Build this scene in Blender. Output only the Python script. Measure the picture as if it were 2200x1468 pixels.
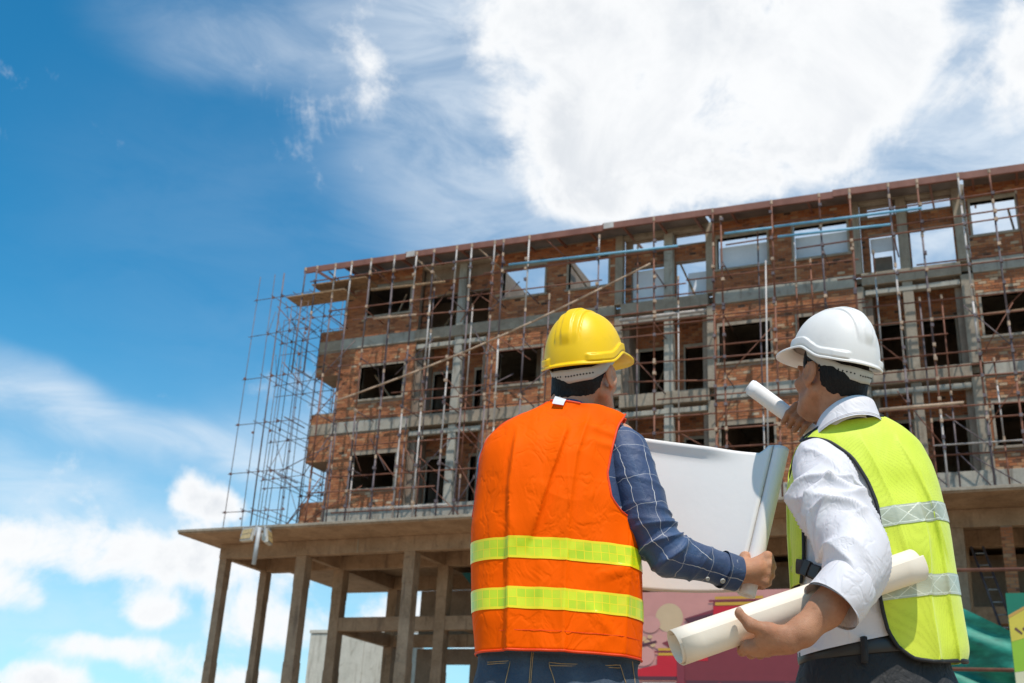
import bpy, math, random
import numpy as np
from mathutils import Matrix, Vector, Euler

for _o in list(bpy.data.objects):
    bpy.data.objects.remove(_o, do_unlink=True)
SC = bpy.context.scene
COL = SC.collection
R_ = math.radians
rnd = random.Random(7)

# ------------------------------------------------------------------ camera
CAM_POS = Vector((0.0, -34.07, 0.42))
CX = Vector((0.91707, 0.39553, 0.05032))       # camera right
CF = Vector((-0.38381, 0.84155, 0.38011))      # camera forward
CX = (CX - CF * CX.dot(CF)).normalized()
CF.normalize()
CU = CX.cross(CF)
cam_d = bpy.data.cameras.new('camera')
cam = bpy.data.objects.new('camera', cam_d)
COL.objects.link(cam)
cam.matrix_world = Matrix(((CX.x, CU.x, -CF.x, CAM_POS.x), (CX.y, CU.y, -CF.y, CAM_POS.y), (CX.z, CU.z, -CF.z, CAM_POS.z), (0, 0, 0, 1)))
cam_d.sensor_width = 36.0
cam_d.lens = 36.0 * 2430.0 / 2200.0
cam_d.clip_start = 0.05
cam_d.clip_end = 2000.0
cam_d.dof.use_dof = True
cam_d.dof.focus_distance = 3.2
cam_d.dof.aperture_fstop = 6.8
SC.camera = cam

# ------------------------------------------------------------------ exposure
SC.render.engine = 'CYCLES'
SC.view_settings.view_transform = 'Standard'
SC.view_settings.look = 'None'
SC.view_settings.exposure = 0.0
SC.view_settings.gamma = 1.0
SC.view_settings.use_curve_mapping = False

# ------------------------------------------------------------------ sun
SUN_EL, SUN_AZ = R_(63), R_(138)                # azimuth clockwise from +Y
sd = bpy.data.lights.new('sun', 'SUN')
sd.energy = 4.2
sd.angle = R_(0.55)
sd.color = (1.0, 0.93, 0.83)
sun = bpy.data.objects.new('sun', sd)
COL.objects.link(sun)
_sv = Vector((math.sin(SUN_AZ) * math.cos(SUN_EL), math.cos(SUN_AZ) * math.cos(SUN_EL), math.sin(SUN_EL)))
sun.rotation_euler = _sv.to_track_quat('Z', 'Y').to_euler()
sun.location = (20, -60, 60)

# ------------------------------------------------------------------ node helpers
class NT:
    def __init__(s, tree):
        s.t = tree; s.n = tree.nodes; s.l = tree.links
    def new(s, typ, **kw):
        n = s.n.new(typ)
        for k, v in kw.items():
            setattr(n, k, v)
        return n
    def put(s, sock, v):
        if v is None: return
        if hasattr(v, 'is_output'): s.l.new(v, sock)
        else:
            if isinstance(v, (tuple, list)) and len(v) == 3 and sock.type == 'RGBA': v = tuple(v) + (1,)
            sock.default_value = v
    def math(s, op, a, b=None, c=None, clamp=False):
        n = s.new('ShaderNodeMath', operation=op, use_clamp=clamp)
        for i, v in enumerate((a, b, c)):
            if v is not None: s.put(n.inputs[i], v)
        return n.outputs[0]
    def mix(s, f, a, b, mode='MIX'):
        n = s.new('ShaderNodeMix', data_type='RGBA', blend_type=mode)
        s.put(n.inputs[0], f); s.put(n.inputs[6], a); s.put(n.inputs[7], b)
        return n.outputs[2]
    def noise(s, vec, scale, detail=4, rough=0.55, dist=0.0, dim='3D'):
        n = s.new('ShaderNodeTexNoise', noise_dimensions=dim)
        if vec is not None: s.put(n.inputs['Vector'], vec)
        n.inputs['Scale'].default_value = scale; n.inputs['Detail'].default_value = detail
        n.inputs['Roughness'].default_value = rough; n.inputs['Distortion'].default_value = dist
        return n.outputs['Fac']
    def ramp(s, f, stops, interp='LINEAR'):
        n = s.new('ShaderNodeValToRGB'); cr = n.color_ramp; cr.interpolation = interp
        while len(cr.elements) < len(stops): cr.elements.new(0.5)
        for e, (p, c) in zip(cr.elements, stops):
            e.position = p; e.color = tuple(c) + (1,) if len(c) == 3 else c
        s.put(n.inputs[0], f); return n.outputs[0]
    def maprange(s, v, a, b, c=0.0, d=1.0, smooth=True):
        n = s.new('ShaderNodeMapRange', interpolation_type='SMOOTHSTEP' if smooth else 'LINEAR')
        s.put(n.inputs[0], v)
        for i, q in zip((1, 2, 3, 4), (a, b, c, d)): n.inputs[i].default_value = q
        return n.outputs[0]
    def mapping(s, vec, scale=(1, 1, 1), loc=(0, 0, 0), rot=(0, 0, 0), typ='POINT'):
        n = s.new('ShaderNodeMapping', vector_type=typ); s.put(n.inputs[0], vec)
        n.inputs[1].default_value = loc; n.inputs[2].default_value = rot; n.inputs[3].default_value = scale
        return n.outputs[0]
    def bump(s, h, strength=0.3, dist=0.01, prev=None):
        n = s.new('ShaderNodeBump'); n.inputs['Strength'].default_value = strength; n.inputs['Distance'].default_value = dist
        s.put(n.inputs['Height'], h)
        if prev is not None: s.put(n.inputs['Normal'], prev)
        return n.outputs[0]

# ------------------------------------------------------------------ world: daylight sky with clouds, all in azimuth / elevation
W = bpy.data.worlds.new('World'); SC.world = W; W.use_nodes = True
nt = NT(W.node_tree); nt.n.clear()
out = nt.new('ShaderNodeOutputWorld'); bg = nt.new('ShaderNodeBackground')
nt.l.new(bg.outputs[0], out.inputs[0])
SKY_STRENGTH = 0.10
bg.inputs[1].default_value = SKY_STRENGTH * 1.03
sky = nt.new('ShaderNodeTexSky', sky_type='NISHITA')
sky.sun_disc = False; sky.sun_elevation = SUN_EL; sky.sun_rotation = SUN_AZ
sky.altitude = 0.0; sky.air_density = 1.0; sky.dust_density = 0.35; sky.ozone_density = 3.0
hs = nt.new('ShaderNodeHueSaturation'); hs.inputs['Hue'].default_value = 0.487; hs.inputs['Saturation'].default_value = 1.25
hs.inputs['Value'].default_value = 1.22
nt.l.new(sky.outputs[0], hs.inputs['Color'])
sky_t = nt.mix(1.0, hs.outputs[0], (0.44, 1.15, 1.25), 'MULTIPLY')
tc = nt.new('ShaderNodeTexCoord'); sep = nt.new('ShaderNodeSeparateXYZ')
nrm = nt.new('ShaderNodeVectorMath', operation='NORMALIZE')
nt.l.new(tc.outputs['Generated'], nrm.inputs[0]); nt.l.new(nrm.outputs[0], sep.inputs[0])
az = nt.math('ARCTAN2', sep.outputs[0], sep.outputs[1]); el = nt.math('ARCSINE', sep.outputs[2])
dirv = nrm.outputs[0]
wn = nt.new('ShaderNodeTexNoise'); nt.l.new(dirv, wn.inputs['Vector'])
wn.inputs['Scale'].default_value = 7.0; wn.inputs['Detail'].default_value = 3.0
wsep = nt.new('ShaderNodeSeparateXYZ'); nt.l.new(wn.outputs['Color'], wsep.inputs[0])
azw = nt.math('ADD', az, nt.math('MULTIPLY', nt.math('SUBTRACT', wsep.outputs[0], 0.5), 0.09))
elw = nt.math('ADD', el, nt.math('MULTIPLY', nt.math('SUBTRACT', wsep.outputs[1], 0.5), 0.06))
cmb = nt.new('ShaderNodeCombineXYZ'); nt.l.new(azw, cmb.inputs[0]); nt.l.new(elw, cmb.inputs[1])
BLOBS = [('c', -0.247, 0.66, 0.198, 0.095, 0, 1.0), ('c', -0.406, 0.665, 0.10, 0.045, 0, 0.85), ('c', -0.329, 0.557, 0.103, 0.075, 0, 0.95), ('c', -0.117, 0.616, 0.11, 0.074, 0, 1.0), ('c', -0.365, 0.513, 0.07, 0.024, 0, 0.75), ('c', -0.203, 0.534, 0.124, 0.035, 0, 0.8), ('c', -0.037, 0.647, 0.053, 0.032, 0, 0.6), ('c', 0.062, 0.601, 0.044, 0.05, 0, 0.8), ('c', -0.625, 0.640, 0.040, 0.026, 30, 0.42), ('c', -0.600, 0.590, 0.036, 0.042, -15, 0.44), ('c', -0.681, 0.225, 0.038, 0.023, 0, 0.95), ('c', -0.78, 0.178, 0.115, 0.028, 4, 0.74), ('c', -0.672, 0.178, 0.09, 0.029, 4, 0.84), ('c', -0.822, 0.137, 0.035, 0.02, 0, 0.75), ('c', -0.718, 0.138, 0.030, 0.017, 0, 0.85), ('c', -0.625, 0.138, 0.055, 0.024, 0, 0.72), ('c', -0.734, 0.104, 0.085, 0.013, 0, 0.76), ('c', -0.796, 0.077, 0.056, 0.016, 0, 0.75), ('c', -0.495, 0.145, 0.081, 0.035, 0, 0.8), ('c', -0.645, 0.086, 0.076, 0.015, 0, 0.7),
         ('c', -1.25, 0.2, 0.2, 0.05, 0, 0.9), ('c', -1.2, 0.75, 0.2, 0.1, 20, 0.7), ('c', 0.4, 0.3, 0.2, 0.06, 0, 0.9), ('c', 0.55, 0.75, 0.25, 0.12, 0, 0.95), ('c', 1.2, 0.3, 0.25, 0.09, 0, 0.9), ('c', 2.0, 0.5, 0.3, 0.1, 0, 0.8), ('c', 2.7, 0.2, 0.3, 0.06, 0, 0.9), ('c', -2.2, 0.3, 0.3, 0.1, 0, 0.9), ('c', -1.8, 0.8, 0.3, 0.1, 0, 0.8),
         ('v', -0.669, 0.625, 0.161, 0.045, 5, 0.55), ('v', -0.50, 0.609, 0.14, 0.125, 0, 0.72), ('v', -0.533, 0.669, 0.126, 0.034, 0, 0.5), ('v', -0.754, 0.283, 0.187, 0.023, -10, 0.75), ('v', -0.848, 0.297, 0.098, 0.023, -10, 0.5), ('v', -0.803, 0.215, 0.125, 0.032, -10, 0.7), ('v', -0.589, 0.265, 0.151, 0.065, 0, 0.4), ('v', 0.03, 0.54, 0.16, 0.14, 0, 0.95), ('v', -0.22, 0.6, 0.27, 0.16, 0, 0.85), ('v', -0.15, 0.45, 0.26, 0.09, 0, 0.85), ('v', -0.42, 0.50, 0.13, 0.10, 0, 0.5), ('v', -0.72, 0.12, 0.34, 0.08, 0, 0.38), ('v', -0.72, 0.24, 0.3, 0.06, -6, 0.25), ('v', -0.62, 0.45, 0.26, 0.16, 0, 0.10), ('v', 0.02, 0.62, 0.10, 0.10, 0, 0.8)]
fld = {'c': None, 'v': None}
for typ, a0, e0, sa, se, rot, w in BLOBS:
    m = nt.mapping(cmb.outputs[0], scale=(sa * 1.45, se * 1.45, 1), loc=(a0, e0, 0), rot=(0, 0, R_(rot)), typ='TEXTURE')
    ln = nt.new('ShaderNodeVectorMath', operation='LENGTH'); nt.l.new(m, ln.inputs[0])
    v = nt.maprange(ln.outputs['Value'], 1.0, 0.12, 0.0, w)
    fld[typ] = v if fld[typ] is None else nt.math('SUBTRACT', nt.math('ADD', fld[typ], v), nt.math('MULTIPLY', fld[typ], v))
fb = nt.math('ADD', nt.math('MULTIPLY', nt.noise(dirv, 8.0, 10, 0.62, 0.5), 0.72), nt.math('MULTIPLY', nt.noise(dirv, 26.0, 8, 0.65, 0.4), 0.28))
fb2 = nt.noise(nt.mapping(dirv, scale=(3.2, 3.2, 9.0)), 2.6, 7, 0.62, 0.6)
cum = nt.math('ADD', fld['c'], nt.math('MULTIPLY', nt.math('SUBTRACT', fb, 0.5), 3.1))
cmask = nt.maprange(cum, 0.22, 0.84)
vmask = nt.math('MULTIPLY', fld['v'], nt.maprange(fb2, 0.25, 0.72, 0.38, 1.0), clamp=True)
# a little whitening toward the horizon
hz = nt.maprange(el, 0.42, -0.05, 0.0, 0.8)
skyc = nt.mix(nt.math('MULTIPLY', hz, 0.78), sky_t, (6.0, 8.6, 9.7))
shade = nt.noise(dirv, 4.0, 8, 0.6, 0.8)
thick = nt.maprange(cum, 0.7, 1.2)
cc = nt.mix(nt.math('MULTIPLY', thick, nt.maprange(shade, 0.36, 0.64)), (9.5, 9.65, 9.8), (7.5, 7.85, 8.3))
c1 = nt.mix(nt.math('MULTIPLY', vmask, 0.86), skyc, (8.2, 8.95, 9.7))
c2 = nt.mix(cmask, c1, cc)
nt.l.new(c2, bg.inputs[0])

# ------------------------------------------------------------------ object helpers
WM = {}
def tag(o, label=None, cat=None, group=None, kind=None):
    if label: o['label'] = label
    if cat: o['category'] = cat
    if group: o['group'] = group
    if kind: o['kind'] = kind
    return o
def thing(name, label, cat, loc=(0, 0, 0), rotz=0.0, group=None):
    o = bpy.data.objects.new(name, None); COL.objects.link(o)
    o.empty_display_size = 0.2
    o.location = loc; o.rotation_euler = (0, 0, rotz)
    WM[o.name] = Matrix.Translation(Vector(loc)) @ Matrix.Rotation(rotz, 4, 'Z')
    return tag(o, label, cat, group)
def attach(o, parent, local=False):
    """child meshes are written in world space (local=False) or in the thing's own space (local=True)"""
    if parent is None: return o
    o.parent = parent
    if not local:
        o.matrix_parent_inverse = WM.get(parent.name, Matrix.Identity(4)).inverted()
        WM[o.name] = Matrix.Identity(4)
    else:
        WM[o.name] = WM.get(parent.name, Matrix.Identity(4))
    return o
def mesh_obj(name, verts, faces, mats=None, parent=None, smooth=False, mi=None, tone=None, uv=None, local=False, kind=None):
    me = bpy.data.meshes.new(name)
    if isinstance(verts, np.ndarray): verts = verts.tolist()
    if isinstance(faces, np.ndarray): faces = faces.tolist()
    me.from_pydata(verts, [], faces)
    if mats is not None:
        for m in (mats if isinstance(mats, (list, tuple)) else [mats]): me.materials.append(m)
    if mi is not None: me.polygons.foreach_set('material_index', np.asarray(mi, dtype=np.int32))
    if smooth: me.polygons.foreach_set('use_smooth', np.ones(len(me.polygons), dtype=bool))
    if tone is not None:
        at = me.attributes.new('tone', 'FLOAT', 'FACE'); at.data.foreach_set('value', np.asarray(tone, dtype=np.float32))
    if uv is not None:
        ul = me.uv_layers.new(name='UVMap'); uv = np.asarray(uv, dtype=np.float32)
        idx = np.empty(len(me.loops), dtype=np.int32); me.loops.foreach_get('vertex_index', idx)
        ul.data.foreach_set('uv', uv[idx].ravel())
    me.update()
    o = bpy.data.objects.new(name, me); COL.objects.link(o)
    if kind: o['kind'] = kind
    return attach(o, parent, local)
class MB:
    def __init__(s): s.v = []; s.f = []; s.mi = []; s.t = []
    def _add(s, vs, fs, m, t):
        b = len(s.v); s.v += [tuple(p) for p in vs]; s.f += [tuple(b + i for i in f) for f in fs]
        s.mi += [m] * len(fs); s.t += [rnd.random() if t is None else t] * len(fs); return s
    def box(s, x0, x1, y0, y1, z0, z1, m=0, t=None, open_back=False):
        vs = [(x0, y0, z0), (x1, y0, z0), (x1, y1, z0), (x0, y1, z0), (x0, y0, z1), (x1, y0, z1), (x1, y1, z1), (x0, y1, z1)]
        fs = [(0, 3, 2, 1), (4, 5, 6, 7), (0, 1, 5, 4), (1, 2, 6, 5), (3, 0, 4, 7)]
        if not open_back: fs.append((2, 3, 7, 6))
        return s._add(vs, fs, m, t)
    def tube(s, p, q, r, n=8, m=0, t=None, r2=None):
        p = Vector(p); q = Vector(q); d = (q - p).normalized()
        a = d.orthogonal().normalized(); b = d.cross(a); r2 = r if r2 is None else r2
        vs = []
        for c, rr in ((p, r), (q, r2)):
            for i in range(n):
                th = 2 * math.pi * i / n; vs.append(c + (a * math.cos(th) + b * math.sin(th)) * rr)
        fs = [(i, (i + 1) % n, n + (i + 1) % n, n + i) for i in range(n)]
        fs += [tuple(range(n - 1, -1, -1)), tuple(range(n, 2 * n))]
        return s._add(vs, fs, m, t)
    def poly(s, pts, m=0, t=None):
        return s._add(pts, [tuple(range(len(pts)))], m, t)
    def build(s, name, mats, parent=None, smooth=False, kind=None, local=False, bevel=0.0):
        o = mesh_obj(name, s.v, s.f, mats, parent, smooth, s.mi, s.t, local=local, kind=kind)
        if bevel:
            b = o.modifiers.new('bevel', 'BEVEL'); b.width = bevel; b.segments = 2; b.limit_method = 'ANGLE'
        return o

# ------------------------------------------------------------------ materials
def new_mat(name):
    m = bpy.data.materials.new(name); m.use_nodes = True
    t = NT(m.node_tree); b = t.n['Principled BSDF']
    return m, t, b
def obj_co(t):
    return t.new('ShaderNodeTexCoord').outputs['Object']
def simple(name, col, rough=0.6, var=0.25, scale=6.0, bump=0.0, bscale=40.0, metal=0.0, spec=None):
    m, t, b = new_mat(name); co = obj_co(t)
    f = t.noise(co, scale, 5, 0.6)
    lo = tuple(c * (1 - var) for c in col); hi = tuple(min(1, c * (1 + var)) for c in col)
    t.put(b.inputs['Base Color'], t.ramp(f, [(0.3, lo), (0.7, hi)]))
    b.inputs['Roughness'].default_value = rough; b.inputs['Metallic'].default_value = metal
    if spec is not None: b.inputs['Specular IOR Level'].default_value = spec
    if bump: t.put(b.inputs['Normal'], t.bump(t.noise(co, bscale, 5, 0.6), bump, 0.01))
    return m
def concrete(name, lo, hi, stain=(0.09, 0.075, 0.06), stain_amt=0.5, bump=0.4):
    m, t, b = new_mat(name); co = obj_co(t)
    f = t.noise(co, 1.3, 8, 0.65, 0.3)
    f2 = t.math('MAXIMUM', t.noise(t.mapping(co, scale=(3.0, 3.0, 0.35)), 1.6, 6, 0.6), t.math('SUBTRACT', t.noise(co, 2.3, 7, 0.7, 0.8), 0.02))
    f3 = t.noise(co, 14.0, 4, 0.6)
    c = t.ramp(t.math('ADD', t.math('MULTIPLY', f, 0.7), t.math('MULTIPLY', f3, 0.3)), [(0.32, lo), (0.68, hi)])
    c = t.mix(t.math('MULTIPLY', t.maprange(f2, 0.5, 0.78), stain_amt), c, stain)
    t.put(b.inputs['Base Color'], c); b.inputs['Roughness'].default_value = 0.9
    b.inputs['Specular IOR Level'].default_value = 0.25
    h = t.math('ADD', t.noise(co, 3.0, 6, 0.65), t.math('MULTIPLY', t.noise(co, 45.0, 3), 0.3))
    t.put(b.inputs['Normal'], t.bump(h, bump, 0.03))
    return m
BRICK_STOPS = [(0.0, (0.085, 0.05, 0.036)), (0.08, (0.20, 0.078, 0.04)), (0.35, (0.34, 0.122, 0.054)), (0.6, (0.42, 0.158, 0.07)), (0.8, (0.46, 0.215, 0.10)), (0.92, (0.44, 0.27, 0.16)), (1.0, (0.52, 0.39, 0.27))]
def brick_mat(name, per_object=False):
    m, t, b = new_mat(name); co = obj_co(t)
    if per_object: tone = t.new('ShaderNodeObjectInfo').outputs['Random']
    else:
        a = t.new('ShaderNodeAttribute'); a.attribute_name = 'tone'; tone = a.outputs['Fac']
    c = t.ramp(tone, BRICK_STOPS)
    geo = t.new('ShaderNodeNewGeometry').outputs['Position']
    f = t.noise(geo, 1.1, 5, 0.65); f2 = t.noise(geo, 16.0, 4, 0.6)
    c = t.mix(t.math('MULTIPLY', t.maprange(f2, 0.45, 0.75), 0.45), c, (0.20, 0.15, 0.12))
    c = t.mix(t.math('MULTIPLY', t.maprange(f, 0.52, 0.75), 0.5), c, (0.13, 0.085, 0.06))
    t.put(b.inputs['Base Color'], c); b.inputs['Roughness'].default_value = 0.92; b.inputs['Specular IOR Level'].default_value = 0.2
    t.put(b.inputs['Normal'], t.bump(t.noise(geo, 60.0, 4), 0.5, 0.008))
    return m
def steel(name, lo, hi, rough=0.7):
    m, t, b = new_mat(name)
    geo = t.new('ShaderNodeNewGeometry').outputs['Position']
    f = t.noise(t.mapping(geo, scale=(1, 1, 0.6)), 1.7, 6, 0.7); f2 = t.noise(geo, 25.0, 3)
    c = t.ramp(t.math('ADD', t.math('MULTIPLY', f, 0.8), t.math('MULTIPLY', f2, 0.2)), [(0.36, lo), (0.62, hi)])
    t.put(b.inputs['Base Color'], c); b.inputs['Roughness'].default_value = rough; b.inputs['Specular IOR Level'].default_value = 0.4
    return m
M_CONC = concrete('raw_concrete', (0.23, 0.185, 0.14), (0.42, 0.355, 0.28))
M_CONC_BROWN = concrete('formwork_concrete', (0.23, 0.145, 0.088), (0.44, 0.30, 0.20), (0.13, 0.085, 0.06), 0.85, 0.6)
M_CONC_PALE = concrete('pale_concrete', (0.30, 0.28, 0.245), (0.47, 0.44, 0.375), (0.12, 0.095, 0.075), 0.95)
M_CONC_WHITE = concrete('whitewashed_concrete', (0.52, 0.49, 0.42), (0.72, 0.68, 0.60), (0.26, 0.22, 0.17), 0.8)
M_MORTAR = concrete('mortar', (0.20, 0.145, 0.11), (0.34, 0.265, 0.205), (0.12, 0.085, 0.06), 0.5)
M_BRICK = brick_mat('fired_brick'); M_BRICK_O = brick_mat('fired_brick_single', True)
M_RUST = steel('rusty_tube', (0.11, 0.040, 0.026), (0.26, 0.105, 0.062))
M_GREYT = steel('weathered_tube', (0.06, 0.045, 0.06), (0.20, 0.155, 0.155))
M_PALET = steel('galvanised_tube', (0.30, 0.26, 0.24), (0.58, 0.53, 0.50))
M_BLUE = steel('blue_painted_tube', (0.10, 0.30, 0.46), (0.22, 0.46, 0.62), 0.5)
M_FASCIA = steel('red_oxide_steel', (0.19, 0.075, 0.05), (0.27, 0.115, 0.08), 0.55)
M_WOOD = simple('weathered_timber', (0.27, 0.17, 0.095), 0.85, 0.45, 9.0, 0.4)
M_BAMBOO = simple('pale_bamboo', (0.42, 0.29, 0.20), 0.7, 0.4, 5.0)
M_FOIL = simple('grey_sheeting', (0.72, 0.74, 0.79), 0.6, 0.1, 2.0)
M_ROOF = simple('metal_roofing', (0.18, 0.15, 0.14), 0.6, 0.25, 2.0)
M_DIRT = simple('packed_earth', (0.42, 0.31, 0.20), 0.95, 0.3, 0.6, 0.5, 6.0)
# ------------------------------------------------------------------ ground
gm = MB()
NG = 24
for i in range(NG):
    for j in range(NG):
        x0 = -600 + 1200 * i / NG; y0 = -500 + 1200 * j / NG
        gm.poly([(x0, y0, 0), (x0 + 50, y0, 0), (x0 + 50, y0 + 50, 0), (x0, y0 + 50, 0)])
g = gm.build('ground', M_DIRT); tag(g, 'bare earth building plot', None, None, 'structure')

# ------------------------------------------------------------------ unfinished building
BLD = thing('unfinished_building', 'unfinished brown brick and concrete building behind tube scaffolding', 'building', (-8, 0, 0))
F0, F1, F2, TOP = 10.02, 13.34, 16.72, 19.42
XL, XR = -22.75, 8.0
# floor slabs, bands, canopy
def slab(name, x0, x1, y0, y1, z0, z1, mat, bev=0.015):
    return MB().box(x0, x1, y0, y1, z0, z1).build(name, mat, BLD, bevel=bev)
slab('floor_slab', XL + 0.3, XR, 0.26, 9.5, F0 - 0.22, F0 - 0.02, M_CONC)
slab('floor_slab', XL + 0.3, XR, 0.26, 9.5, F1 - 0.22, F1 - 0.02, M_CONC)
slab('floor_slab', XL + 0.3, XR, 0.26, 9.5, F2 - 0.22, F2 - 0.02, M_CONC)
cm = MB()
ys = [-1.85, -0.02]
cm._add([(-27.55, -1.85, 8.93), (XR, -1.85, 8.93), (XR, 10, 8.93), (-27.55, 10, 8.93), (-27.55, -1.85, 9.05), (XR, -1.85, 9.05), (XR, 10, 9.09), (-27.55, 10, 9.09)],
        [(0, 3, 2, 1), (4, 5, 6, 7), (0, 1, 5, 4), (1, 2, 6, 5), (2, 3, 7, 6), (3, 0, 4, 7)], 0, 0.5)
cm.build('canopy_slab', M_CONC_BROWN, BLD, bevel=0.02)
slab('canopy_edge', -27.55, XR, -1.90, -1.853, 8.985, 9.075, M_CONC, 0.008)
# base upstand on the canopy, in poured lengths
xs = [-22.7, -19.45, -16.5, -11.6, -8.3, -3.5, -0.2, 4.6, XR]
for a, b in zip(xs[:-1], xs[1:]):
    slab('edge_beam', a + 0.004, b - 0.004, -0.07 + rnd.uniform(-.01, .01), 0.24, 9.55, F0, M_CONC_PALE)
slab('kerb', XL, XR, -0.35, -0.08, 9.085, 9.5, M_CONC, 0.02)
# bays: (x0, x1, windows) brick, and loggias (x0, x1, column x)
BAYS = [(-22.75, -19.45, [(-21.72, -19.88)]), (-16.55, -11.70, [(-16.03, -14.37), (-13.45, -11.95)]), (-8.20, -3.60, [(-8.04, -6.36), (-5.48, -3.76)]), (-0.12, 4.70, [(0.02, 1.30), (2.3, 3.95)])]
LOGG = [(-19.45, -16.55, -17.70), (-11.42, -8.45, -9.77), (-3.36, -0.50, -2.05), (4.7, 7.7, 6.2)]
ZW = {0: (F0 + 0.70, F0 + 1.98), 1: (F1 + 0.82, F1 + 2.12), 2: (F2 + 0.84, F2 + 2.00)}
FL = [(F0, F1), (F1, F2), (F2, TOP)]
bw = MB()                                       # every brick face quad of the joined brickwork
singles = []
BL, BH, J = 0.218, 0.080, 0.014
def clip(iv, holes):
    res = [iv]
    for h0, h1 in holes:
        nr = []
        for a, b in res:
            if h1 <= a or h0 >= b: nr.append((a, b)); continue
            if h0 - a > 0.03: nr.append((a, h0))
            if b - h1 > 0.03: nr.append((h1, b))
        res = nr
    return res
def bricks(x0, x1, z0, z1, yf, holes=(), single=False, tone_shift=0.0):
    n = int((z1 - z0) / (BH + J))
    for c in range(n):
        z = z0 + c * (BH + J) + J * 0.5
        hs_ = [(h[0], h[1]) for h in holes if z + BH > h[2] and z < h[3]]
        x = x0 - (0.5 if c % 2 else 0.0) * (BL + J) + rnd.uniform(-.01, .01)
        while x < x1:
            a, b = max(x, x0 + 0.002), min(x + BL, x1 - 0.002)
            if b - a > 0.04:
                for p, q in clip((a, b), hs_):
                    if q - p < 0.04: continue
                    dy = rnd.uniform(-.007, .006); dz = rnd.uniform(-.003, .003)
                    if single and q - p > BL - 0.01: singles.append(((p + q) / 2, yf + dy, z + dz, q - p))
                    else:
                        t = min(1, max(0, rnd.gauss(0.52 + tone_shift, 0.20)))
                        bw.box(p, q, yf + dy, yf + 0.05, z + dz, z + dz + BH, 0, t, True)
            x += BL + J
def wall_core(mb, x0, x1, z0, z1, y0, y1, holes=()):
    X = sorted({x0, x1} | {min(max(v, x0), x1) for h in holes for v in h[:2]})
    Z = sorted({z0, z1} | {min(max(v, z0), z1) for h in holes for v in h[2:]})
    for a, b in zip(X[:-1], X[1:]):
        for c, d in zip(Z[:-1], Z[1:]):
            mx, mz = (a + b) / 2, (c + d) / 2
            if any(h[0] < mx < h[1] and h[2] < mz < h[3] for h in holes): continue
            mb.box(a, b, y0, y1, c, d)
def win_frame(x0, x1, z0, z1, y, sill=True):
    f = MB(); w = 0.07
    f.box(x0 - w, x0, y - 0.02, y + 0.22, z0, z1); f.box(x1, x1 + w, y - 0.02, y + 0.22, z0, z1)
    f.box(x0 - w, x1 + w, y - 0.022, y + 0.22, z1, z1 + 0.11)
    o = f.build('window_frame', M_CONC, BLD)
    MB().box(x0 - w - 0.05, x1 + w + 0.05, y - 0.06, y + 0.2, z0 - 0.085, z0).build('sill', M_CONC, o, bevel=0.008)
    return o
for bi, (x0, x1, wins) in enumerate(BAYS):
    for fi, (z0, z1) in enumerate(FL):
        core = MB(); zt = z1 - 0.45 if fi < 2 else z1
        w0, w1 = ZW[fi]
        holes = [(a, b, w0, w1) for a, b in wins]
        ho = [(a - 0.07, b + 0.07, w0 - 0.085, w1 + 0.11) for a, b in wins]
        wall_core(core, x0, x1, z0, zt, 0.014, 0.2, holes)
        core.build('brick_wall', M_MORTAR, BLD)
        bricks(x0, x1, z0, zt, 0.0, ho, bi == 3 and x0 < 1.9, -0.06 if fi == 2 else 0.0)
        for a, b in wins: win_frame(a, b, w0, w1, 0.0)
        if fi < 2: slab('floor_band', x0 - 0.003, x1 + 0.003, -0.035, 0.24, z1 - 0.44, z1 - 0.003, M_CONC_PALE if bi != 1 else M_CONC)
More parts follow.
